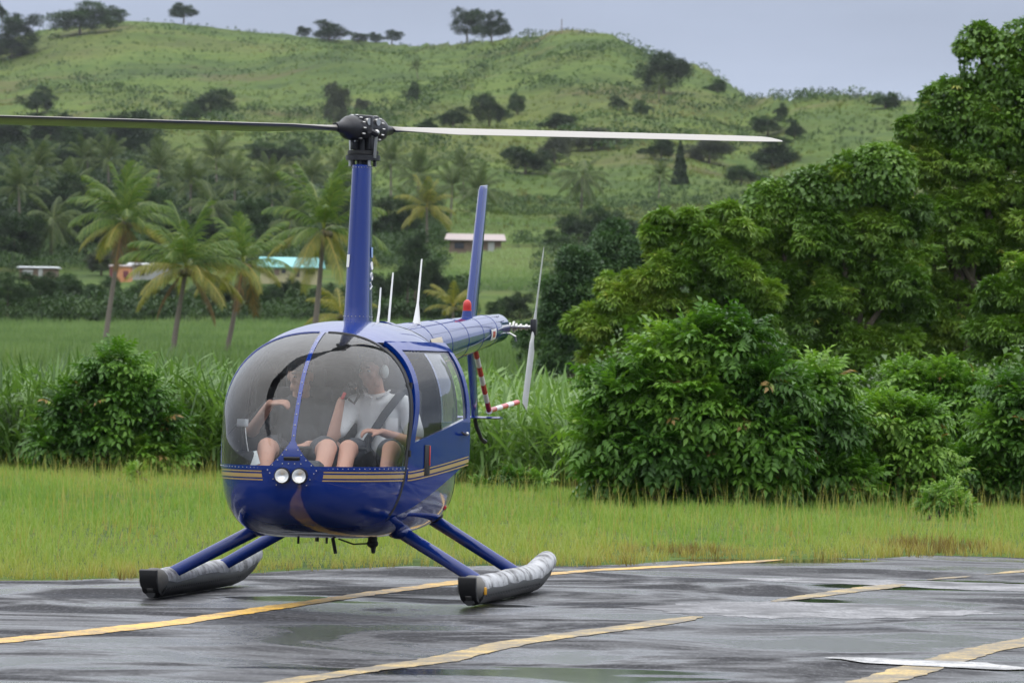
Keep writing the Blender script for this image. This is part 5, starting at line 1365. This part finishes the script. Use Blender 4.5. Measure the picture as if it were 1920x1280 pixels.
# ---- skids with stowed floats, struts
SKY = 1.055
def skid(sg):
    y = sg * SKY
    tub = MB().tube([(1.50, y, .035), (.5, y, .03), (-.95, y, .03), (-1.1, y, .045)], .03, 10).build('skid', M_black, HELI)
    path = [(1.40, y, .112), (1.0, y, .115), (.4, y, .11), (-.2, y, .115), (-.75, y, .115), (-1.0, y, .12), (-1.15, y, .13), (-1.45, y, .17), (-1.70, y, .205), (-1.74, y, .21)]
    rad = [.078, .08, .077, .08, .079, .082, .082, .078, .07, .045]
    fine, fr_ = [], []
    for i in range(len(path) - 1):
        for k in range(6):
            t = k / 6; p = Vector(path[i]).lerp(Vector(path[i + 1]), t); r_ = rad[i] + (rad[i + 1] - rad[i]) * t
            q_ = len(fine) * .23 + sg * 7; fine.append(p + Vector((0, .012 * (float(vnoise(q_, 1.5, 4)) - .5), .012 * (float(vnoise(q_, 7.5, 5)) - .5)))); fr_.append(r_ * (.94 + .10 * float(vnoise(q_ * 1.7, 3.5, 6))))
    MB().tube(fine, fr_, 18).build('float_cover', M_float, tub)
    # laced black underside
    MB().tube([Vector(p) + Vector((0, 0, -.028)) for p in path[:-1]], [.083, .084, .082, .084, .084, .084, .082, .074, .05], 14).build('float_base', M_black, tub)
    for k in range(34):
        x = 1.3 - k * .066
        MB().tube([(x, y + .074, .095), (x - .01, y + .079, .07), (x - .005, y + .070, .045)], .005, 5).build('lace', M_dark, tub)
    # front end: dark wrapped cap and upright shoe
    MB().tube([(1.34, y, .115), (1.42, y, .115), (1.50, y, .12), (1.535, y, .12)], [.083, .088, .08, .055], 14).build('front_cap', simple('grey_wrap', (.13, .125, .115), .7, 0, 0, .35, 18, .4) if sg == 1 else bpy.data.materials['grey_wrap'], tub)
    V = []
    for (x, z, hw) in ((1.36, .010, .05), (1.50, .04, .055), (1.585, .115, .058), (1.60, .192, .06)):
        for yy in (-hw, hw): V.append((x, y + yy, z))
    for (x, z, hw) in ((1.36, .04, .05), (1.47, .065, .055), (1.545, .12, .058), (1.56, .198, .06)):
        for yy in (-hw, hw): V.append((x, y + yy, z))
    F = []
    for i in range(3):
        F += [(2 * i, 2 * i + 1, 2 * i + 3, 2 * i + 2), (8 + 2 * i, 8 + 2 * i + 2, 8 + 2 * i + 3, 8 + 2 * i + 1), (2 * i, 2 * i + 2, 10 + 2 * i, 8 + 2 * i), (2 * i + 1, 9 + 2 * i, 11 + 2 * i, 2 * i + 3)]
    F += [(0, 8, 9, 1), (6, 7, 15, 14)]
    MB().add(V, F).build('skid_shoe', M_black, tub, True, .008)
    if sg == 1: MB().box((1.40, y + .085, .10), (.06, .02, .05), Matrix.Rotation(R(20), 3, 'Z')).build('yellow_tag', simple('yellow_tag', (.6, .3, .02), .5), tub, True, .005)
    for x in (1.02, .1, -.52): MB().box((x, y, .055), (.09, .07, .07)).build('skid_clamp', M_black, tub, True, .01)
for sg in (1, -1): skid(sg)
for sg in (1, -1):
    MB().tube([(.80, sg * .30, .495), (.88, sg * .50, .445), (1.03, sg * (SKY - .02), .15), (1.04, sg * SKY, .07)], [.036, .036, .033, .033], 14, True, 1.25).build('strut', M_blue, HELI)
    MB().tube([(-.62, sg * .25, .57), (-.58, sg * .43, .505), (-.52, sg * (SKY - .02), .15), (-.52, sg * SKY, .07)], [.036, .036, .033, .033], 14, True, 1.25).build('strut', M_blue, HELI)
    MB().ball((.86, sg * .47, .455), (.10, .085, .05), 14, 8).build('strut_fairing', M_blue, fus)
    MB().ball((-.58, sg * .42, .53), (.10, .085, .06), 14, 8).build('strut_fairing', M_dark, fus)
# belly fittings
MB().box((.85, .03, .36), (.03, .02, .12), Matrix.Rotation(R(12), 3, 'X')).build('belly_blade_antenna', M_black, HELI, True, .004)
for x, y, h_ in ((1.1, -.16, .05), (1.0, -.06, .035), (1.05, -.04, .035), (.95, .0, .05)): MB().tube([(x, y, .43), (x, y, .42 - h_)], .008, 6).build('drain_stub', M_black, HELI)
cm = MB().tube([(.75, .27, .43), (.75, .27, .385)], .032, 12).build('belly_camera', M_black, HELI)
MB().ball((.75, .27, .37), (.035, .04, .03), 12, 8).build('camera_ball', M_black, cm); MB().tube([(.75, .275, .35), (.77, .28, .31)], [.02, .012], 8).build('camera_stalk', M_black, cm)
MB().tube([(.75, .24, .37), (.8, .15, .365), (.85, .06, .40)], .006, 6).build('cable', M_black, cm)
MB().ball((-.15, .575, .60), (.035, .03, .025), 10, 6).build('position_light', M_beacon, fus)

# ---- cabin inside
MB().box((.45, 0, .60), (1.9, .84, .03)).build('cabin_floor', M_lining, fus, True)
MB().box((-.78, 0, 1.15), (.04, .84, .9)).build('rear_bulkhead', M_lining, fus, True)
def seat(x, y, mat, h=1.40):
    s = empty('seat', (x, y, 0)); s.parent = HELI
    MB().box((.05, 0, .70), (.50, .44, .19)).build('seat_base', mat, s, True, .03)
    MB().box((.06, 0, .82), (.48, .43, .07)).build('seat_cushion', mat, s, True, .03)
    MB().box((-.20, 0, 1.10), (.09, .43, .60), Matrix.Rotation(R(-9), 3, 'Y'), .9).build('seat_back', mat, s, True, .03)
    MB().box((-.27, 0, h + .06), (.07, .27, .16), Matrix.Rotation(R(-9), 3, 'Y')).build('headrest', mat, s, True, .03)
    return s
seat(.52, .30, M_grey); seat(.52, -.30, M_grey); seat(-.45, .30, M_grey); seat(-.45, -.30, M_grey)
con = MB().box((1.42, -.02, .76), (.30, .20, .30), Matrix.Rotation(R(-10), 3, 'Y'), .8).build('console', M_lining, HELI, True, .02)
MB().box((1.50, -.45, .90), (.12, .16, .14), Matrix.Rotation(R(-15), 3, 'Y')).build('instrument_pod', M_black, HELI, True, .02)
scr = MB().box((1.46, -.47, 1.16), (.02, .075, .05), Matrix.Rotation(R(-15), 3, 'Y')).build('display', M_lgrey, HELI, True, .004)
MB().tube([(1.46, -.47, 1.13), (1.48, -.46, .95)], .006, 6).build('display_arm', M_black, scr)
MB().tube([(1.47, -.45, 1.13), (1.52, -.43, 1.05), (1.50, -.42, .97), (1.54, -.43, .92)], .003, 5).build('display_cable', M_white, scr)
cyc = MB().tube([(1.05, 0, .62), (1.10, 0, .98)], .014, 8).build('cyclic_stick', M_black, HELI)
MB().tube([(1.10, -.30, 1.00), (1.10, .30, 1.00)], .012, 8).build('cyclic_bar', M_black, cyc)
for y in (-.30, .30): MB().tube([(1.10, y, .98), (1.08, y, 1.09)], .016, 8).build('cyclic_grip', M_black, cyc)

# ================================================================== PEOPLE AND SMALL THINGS IN THE CABIN
M_skin = simple('skin', (.56, .31, .225), .6, 0, 0, .08, 14)
M_tee = simple('charcoal_cotton', (.028, .030, .035), .9, 0, 0, .2, 9, .5)
M_shirt = simple('white_cotton', (.80, .80, .79), .85, 0, 0, .06, 11, .9)
M_short = simple('dark_shorts', (.06, .062, .07), .9, 0, 0, .2, 30, .15)
M_hair = simple('brown_hair', (.05, .032, .022), .6, 0, 0, .3, 60, .4)
M_cup = simple('grey_green_headset', (.50, .55, .52), .45, 0, .1, .06, 20)
def capsule(b, p, q, r1, r2, n=14):
    p, q = Vector(p), Vector(q); d = (q - p); L = max(d.length, 1e-4); d /= L
    pts, rad = [], []
    for k in range(4): a = math.pi / 2 * (1 - k / 3); pts.append(p - d * (r1 * math.sin(a))); rad.append(max(r1 * math.cos(a), .001))
    for k in range(1, 4): pts.append(p + d * (L * k / 4)); rad.append(r1 + (r2 - r1) * k / 4)
    for k in range(4): a = math.pi / 2 * k / 3; pts.append(q + d * (r2 * math.sin(a))); rad.append(max(r2 * math.cos(a), .001))
    b.tube(pts, rad, n)
def fuse(name, b, mat, parent, voxel=.009, smooth=2):
    """one continuous surface out of overlapping volumes"""
    me = bpy.data.meshes.new(name); me.from_pydata([tuple(v) for v in b.v], [], b.f); me.update()
    bm = bmesh.new(); bm.from_mesh(me); bmesh.ops.recalc_face_normals(bm, faces=bm.faces); bm.to_mesh(me); bm.free()
    o = bpy.data.objects.new('tmp', me); COL.objects.link(o)
    r_ = o.modifiers.new('r', 'REMESH'); r_.mode = 'VOXEL'; r_.voxel_size = voxel; r_.use_smooth_shade = True
    s = o.modifiers.new('s', 'SMOOTH'); s.factor = .5; s.iterations = smooth
    dg = bpy.context.evaluated_depsgraph_get(); dg.update()
    out = bpy.data.meshes.new_from_object(o.evaluated_get(dg)); out.name = name
    bpy.data.objects.remove(o); bpy.data.meshes.remove(me)
    out.polygons.foreach_set('use_smooth', np.ones(len(out.polygons), bool))
    out.materials.clear(); out.materials.append(mat)
    return link(name, out, None, parent)
def hand(b, wrist, fwd, palm_n, curl=.6, r=.010):
    """palm and five bent fingers; fwd = direction of the fingers, palm_n = the side they curl to"""
    w, f, n_ = Vector(wrist), Vector(fwd).normalized(), Vector(palm_n).normalized()
    n_ = (n_ - f * n_.dot(f)).normalized(); s = f.cross(n_)
    c = w + f * .045
    for k in (-1.2, -.4, .4, 1.2): capsule(b, w + s * (k * .012), w + f * .085 + s * (k * .021), .016, .012, 8)
    for k, L in zip((-1.5, -.5, .5, 1.5), (.062, .076, .080, .070)):
        p = w + f * .088 + s * (k * .019)
        d = (f * math.cos(curl * .5) + n_ * math.sin(curl * .5)); q = p + d * (L * .45)
        d2 = (f * math.cos(curl * 1.6) + n_ * math.sin(curl * 1.6)); q2 = q + d2 * (L * .33)
        d3 = (f * math.cos(curl * 2.5) + n_ * math.sin(curl * 2.5))
        capsule(b, p, q, r, r * .93, 8); capsule(b, q, q2, r * .93, r * .85, 8); capsule(b, q2, q2 + d3 * (L * .25), r * .85, r * .72, 8)
    t0 = w + f * .02 + s * .03; t1 = w + f * .055 + s * .055 + n_ * .012
    capsule(b, t0, t1, .014, .011, 8); capsule(b, t1, t1 + (f * .8 + n_ * .6 - s * .15).normalized() * .03, .011, .009, 8)
def head(b, c, yaw=0.0, tilt=0.0, k=1.0):
    """skull, jaw, nose, brow, cheeks, ears; face towards +x before turning"""
    M = Matrix.Translation(c) @ Matrix.Rotation(yaw, 4, 'Z') @ Matrix.Rotation(tilt, 4, 'Y'); r3 = M.to_3x3()
    def e(p, rad): b.ball(M @ (Vector(p) * k), tuple(q * k for q in rad), 18, 12, r3)
    e((-.012, 0, .03), (.098, .077, .098)); e((.022, 0, -.045), (.068, .060, .075)); e((.058, 0, -.092), (.026, .032, .022))
    e((.096, 0, -.012), (.017, .014, .028)); e((.103, 0, -.027), (.015, .018, .011)); e((.082, 0, .032), (.015, .056, .013))
    for s in (-1, 1):
        e((.066, s * .042, -.022), (.026, .024, .022)); e((-.008, s * .079, -.008), (.022, .010, .034)); e((.024, s * .052, -.075), (.03, .016, .03))
    e((.088, 0, -.060), (.010, .025, .007)); e((.084, 0, -.071), (.010, .021, .007))
    return M
def face_bits(par, M, hair_mat, k=1.0, fringe=True):
    hb_ = MB()
    def e(bb_, p, rad, nu=16, nv=10): bb_.ball(M @ (Vector(p) * k), tuple(q * k for q in rad), nu, nv, M.to_3x3())
    e(hb_, (-.026, 0, .052), (.102, .086, .093)); e(hb_, (-.060, 0, .0), (.062, .076, .082))
    if fringe: e(hb_, (.048, .015, .098), (.052, .062, .030))
    h_ = fuse('hair', hb_, hair_mat, par, .008, 2)
    for s in (-1, 1):
        b_ = MB(); e(b_, (.081, s * .033, .006), (.010, .012, .0055), 10, 8); b_.build('eye', M_cup, par)
        b_ = MB(); e(b_, (.0915, s * .033, .006), (.003, .006, .006), 8, 6); b_.build('iris', M_black, par)
        b_ = MB(); e(b_, (.091, s * .034, .030), (.008, .021, .005), 8, 6); b_.build('eyebrow', hair_mat, par)

def wloc(p): return HM @ Vector(p)
# ---- person in white shirt, left seat
pw = empty('person', HELI.location, HELI.rotation_euler.z)
tag(pw, 'person in white shirt and headset talking into a red handset', 'person')
b = MB()
hc = Vector((.70, .245, 1.515))
HMx = head(b, hc, R(-30), R(6))
capsule(b, (.62, .26, 1.33), (.68, .248, 1.47), .056, .054)
capsule(b, (.56, .28, .95), (.60, .27, 1.26), .135, .125); capsule(b, (.60, .13, 1.285), (.60, .41, 1.285), .062, .062)
SHR, SHL = Vector((.60, .10, 1.28)), Vector((.60, .455, 1.28))
ELR, WRR = Vector((.86, .01, 1.07)), Vector((.90, .07, 1.31))
ELL, WRL = Vector((.70, .55, 1.035)), Vector((.96, .36, 1.11))
capsule(b, SHR, ELR, .055, .043); capsule(b, ELR, WRR, .043, .028); capsule(b, SHL, ELL, .055, .043); capsule(b, ELL, WRL, .043, .028)
hand(b, WRR, (-.18, .45, .85), (-.5, .75, -.2), .75)
hand(b, WRL, (.35, -.85, .12), (-.2, -.1, -1), .65)
for s, kn in ((-1, (1.14, .17, 1.0)), (1, (1.15, .46, 1.0))):
    capsule(b, (.60, .28 + s * .10, .90), kn, .088, .062); capsule(b, kn, (1.45, kn[1] + s * .0, .68), .060, .042)
    capsule(b, (1.45, kn[1], .665), (1.62, kn[1], .66), .04, .034)
fuse('body', b, M_skin, pw, .0105, 2)
face_bits(pw, HMx, M_hair)
b = MB()
capsule(b, (.565, .28, .93), (.605, .27, 1.24), .158, .15); capsule(b, (.605, .115, 1.285), (.605, .43, 1.285), .078, .078)
capsule(b, SHR, SHR.lerp(ELR, .75), .072, .066); capsule(b, SHL, SHL.lerp(ELL, .72), .072, .068)
b.ball((.66, .28, 1.02), (.12, .17, .15), 18, 12)
sh = fuse('shirt', b, M_shirt, pw, .010, 3)
for s in (-1, 1):
    MB().tube([(.735, .262 + s * .015, 1.335), (.715, .262 + s * .06, 1.355), (.65, .262 + s * .085, 1.385)], [.014, .017, .014], 8, True, .5).build('collar', M_shirt, sh)
MB().box((.752, .385, 1.16), (.010, .085, .085), Matrix.Rotation(R(18), 3, 'Z')).build('pocket', M_shirt, sh, True, .004)
b = MB()
for s, kn in ((-1, (1.02, .19, .985)), (1, (1.03, .43, .985))): capsule(b, (.58, .28 + s * .09, .885), kn, .108, .092)
fuse('shorts', b, M_short, pw, .012, 2)
# ---- person in dark shirt, right seat
pd = empty('person', HELI.location, HELI.rotation_euler.z)
tag(pd, 'person in dark shirt with white shoulder stripes in the other front seat', 'person')
b = MB()
HD = head(b, Vector((.76, -.235, 1.475)), R(8), R(10))
capsule(b, (.64, -.25, 1.29), (.72, -.24, 1.43), .058, .055)
capsule(b, (.56, -.28, .95), (.62, -.26, 1.22), .145, .135); capsule(b, (.62, -.42, 1.245), (.62, -.10, 1.245), .064, .064)
S1, S2 = Vector((.62, -.455, 1.24)), Vector((.62, -.06, 1.24))
E1, W1 = Vector((.86, -.54, 1.10)), Vector((1.08, -.37, 1.285))
E2, W2 = Vector((.80, .01, 1.0)), Vector((1.03, -.12, 1.02))
capsule(b, S1, E1, .058, .045); capsule(b, E1, W1, .045, .030); capsule(b, S2, E2, .058, .045); capsule(b, E2, W2, .045, .030)
hand(b, W1, (.25, .9, .15), (-.3, .2, -.8), .8)
hand(b, W2, (.2, -.9, -.2), (-.2, -.1, -1), .6)
for s, kn in ((-1, (1.20, -.36, 1.0)), (1, (1.20, .045, 1.0))):
    capsule(b, (.60, -.27 + s * .10, .90), kn, .095, .066); capsule(b, kn, (1.50, kn[1] - s * .02, .68), .064, .045)
    capsule(b, (1.50, kn[1] - s * .02, .665), (1.66, kn[1] - s * .02, .66), .04, .034)
fuse('body', b, M_skin, pd, .0105, 2)
face_bits(pd, HD, M_hair)
b = MB()
capsule(b, (.565, -.28, .93), (.625, -.26, 1.2), .172, .163); capsule(b, (.625, -.43, 1.245), (.625, -.085, 1.245), .08, .08)
capsule(b, S1, S1.lerp(E1, .7), .078, .074); capsule(b, S2, S2.lerp(E2, .75), .078, .074)
b.ball((.68, -.27, 1.03), (.14, .19, .17), 18, 12)
ts = fuse('shirt', b, M_tee, pd, .010, 3)
for S_, E_, s in ((S1, E1, -1), (S2, E2, 1)):
    for k in range(3):
        off = Vector((.040 + .0 * k, s * (.012 + k * .0), .044 - .004 * k)); lat = Vector((.020 * (k - 1), s * .0, -.018 * (k - 1)))
        MB().tube([S_ + Vector((.0, -s * .07, .048)) + off * .3 + lat, S_ + off + lat, S_.lerp(E_, .4) + off + lat, S_.lerp(E_, .68) + off + lat], .0055, 6).build('sleeve_stripe', M_white, ts)
b = MB()
for s, kn in ((-1, (1.04, -.35, .985)), (1, (1.04, -.01, .985))): capsule(b, (.58, -.27 + s * .09, .885), kn, .115, .10)
fuse('shorts', b, M_short, pd, .012, 2)
capm = MB(); 
capm.ball(HD @ Vector((-.012, 0, .072)), (.106, .09, .075), 18, 12, HD.to_3x3()); capm.ball(HD @ Vector((.098, 0, .062)), (.06, .07, .010), 14, 8, HD.to_3x3())
cp_ = fuse('cap', capm, M_tee, pd, .008, 2)
# ---- worn and held things
hs = empty('headset', HELI.location, HELI.rotation_euler.z); tag(hs, 'grey green headset on the person in white', 'headset')
for s in (-1, 1):
    c_ = HMx @ Vector((-.008, s * .094, -.005)); MB().ball(c_, (.034, .022, .046), 16, 10, HMx.to_3x3()).build('ear_cup', M_cup, hs)
    MB().ball(HMx @ Vector((-.008, s * .078, -.005)), (.036, .014, .048), 14, 8, HMx.to_3x3()).build('ear_seal', M_black, hs)
MB().tube([HMx @ Vector((-.01, .10 * math.cos(a), .02 + .128 * math.sin(a))) for a in np.linspace(.25, math.pi - .25, 14)], .009, 8).build('headband', M_black, hs)
mic = empty('handset', HELI.location, HELI.rotation_euler.z); tag(mic, 'red and black radio handset held to the mouth', 'handset')
mc = WRR + Vector((.015, .035, .055))
MB().box(mc, (.035, .05, .085), Matrix.Rotation(R(-25), 3, 'X')).build('handset_body', M_black, mic, True, .008)
MB().box(mc + Vector((.02, -.012, -.02)), (.012, .022, .05), Matrix.Rotation(R(-25), 3, 'X')).build('talk_key', M_red, mic, True, .004)
MB().ball(mc + Vector((-.02, .035, .05)), (.026, .034, .024), 12, 8).build('mouthpiece', M_black, mic)
MB().tube([mc + Vector((0, .02, -.04)), mc + Vector((.02, .06, -.07)), mc + Vector((0, .085, -.02)), mc + Vector((-.03, .07, .03))], .008, 6).build('handset_cord', M_black, mic)
bt = empty('seat_belt', HELI.location, HELI.rotation_euler.z); tag(bt, 'dark diagonal seat belt across the white shirt', 'seat belt')
pts = [(.66, .44, 1.375), (.72, .40, 1.31), (.765, .34, 1.22), (.795, .27, 1.10), (.80, .21, 1.0), (.76, .14, .90)]
V, F = [], []
for i, p in enumerate(pts):
    p = Vector(p); t = (Vector(pts[min(i + 1, 5)]) - Vector(pts[max(i - 1, 0)])).normalized(); s = t.cross(Vector((1, 0, .1))).normalized() * .027
    nrm = Vector((.012, 0, .003)); V += [p + s + nrm, p - s + nrm, p + s + nrm * 1.4, p - s + nrm * 1.4]
    if i:
        a, c = 4 * (i - 1), 4 * i; F += [(a, a + 1, c + 1, c), (a + 2, c + 2, c + 3, a + 3), (a, c, c + 2, a + 2), (a + 1, a + 3, c + 3, c + 1)]
MB().add(V, F).build('strap', simple('belt_webbing', (.09, .092, .095), .8, 0, 0, .2, 80, .2), bt)
MB().box((.765, .145, .905), (.03, .05, .06)).build('buckle', M_steel, bt, True, .006)
mp = empty('folded_charts', HELI.location, HELI.rotation_euler.z); tag(mp, 'folded blue and pale yellow charts behind the windshield', 'charts')
for k, c_ in enumerate(((.60, .66, .30), (.66, .66, .60), (.20, .42, .62), (.30, .52, .70), (.62, .64, .62))):
    MB().box((1.50 + .012 * k, -.47 + .022 * k, .925), (.006, .085, .10), Matrix.Rotation(R(-14 + 9 * k), 3, 'X') @ Matrix.Rotation(R(-25), 3, 'Y')).build('chart', simple('chart_paper', c_, .6), mp, False)

# ================================================================== HAZE
hb = MB().box((0, 950, 74), (2000, 2250, 150))
m, nt, out = newmat('damp_air')
pv = nt.nodes.new('ShaderNodeVolumePrincipled')
pv.inputs['Color'].default_value = (.86, .92, 1.0, 1); pv.inputs['Density'].default_value = .00004; pv.inputs['Anisotropy'].default_value = .1
nt.links.new(pv.outputs[0], out.inputs['Volume'])
tag(hb.build('haze', m, smooth=False), kind='stuff')
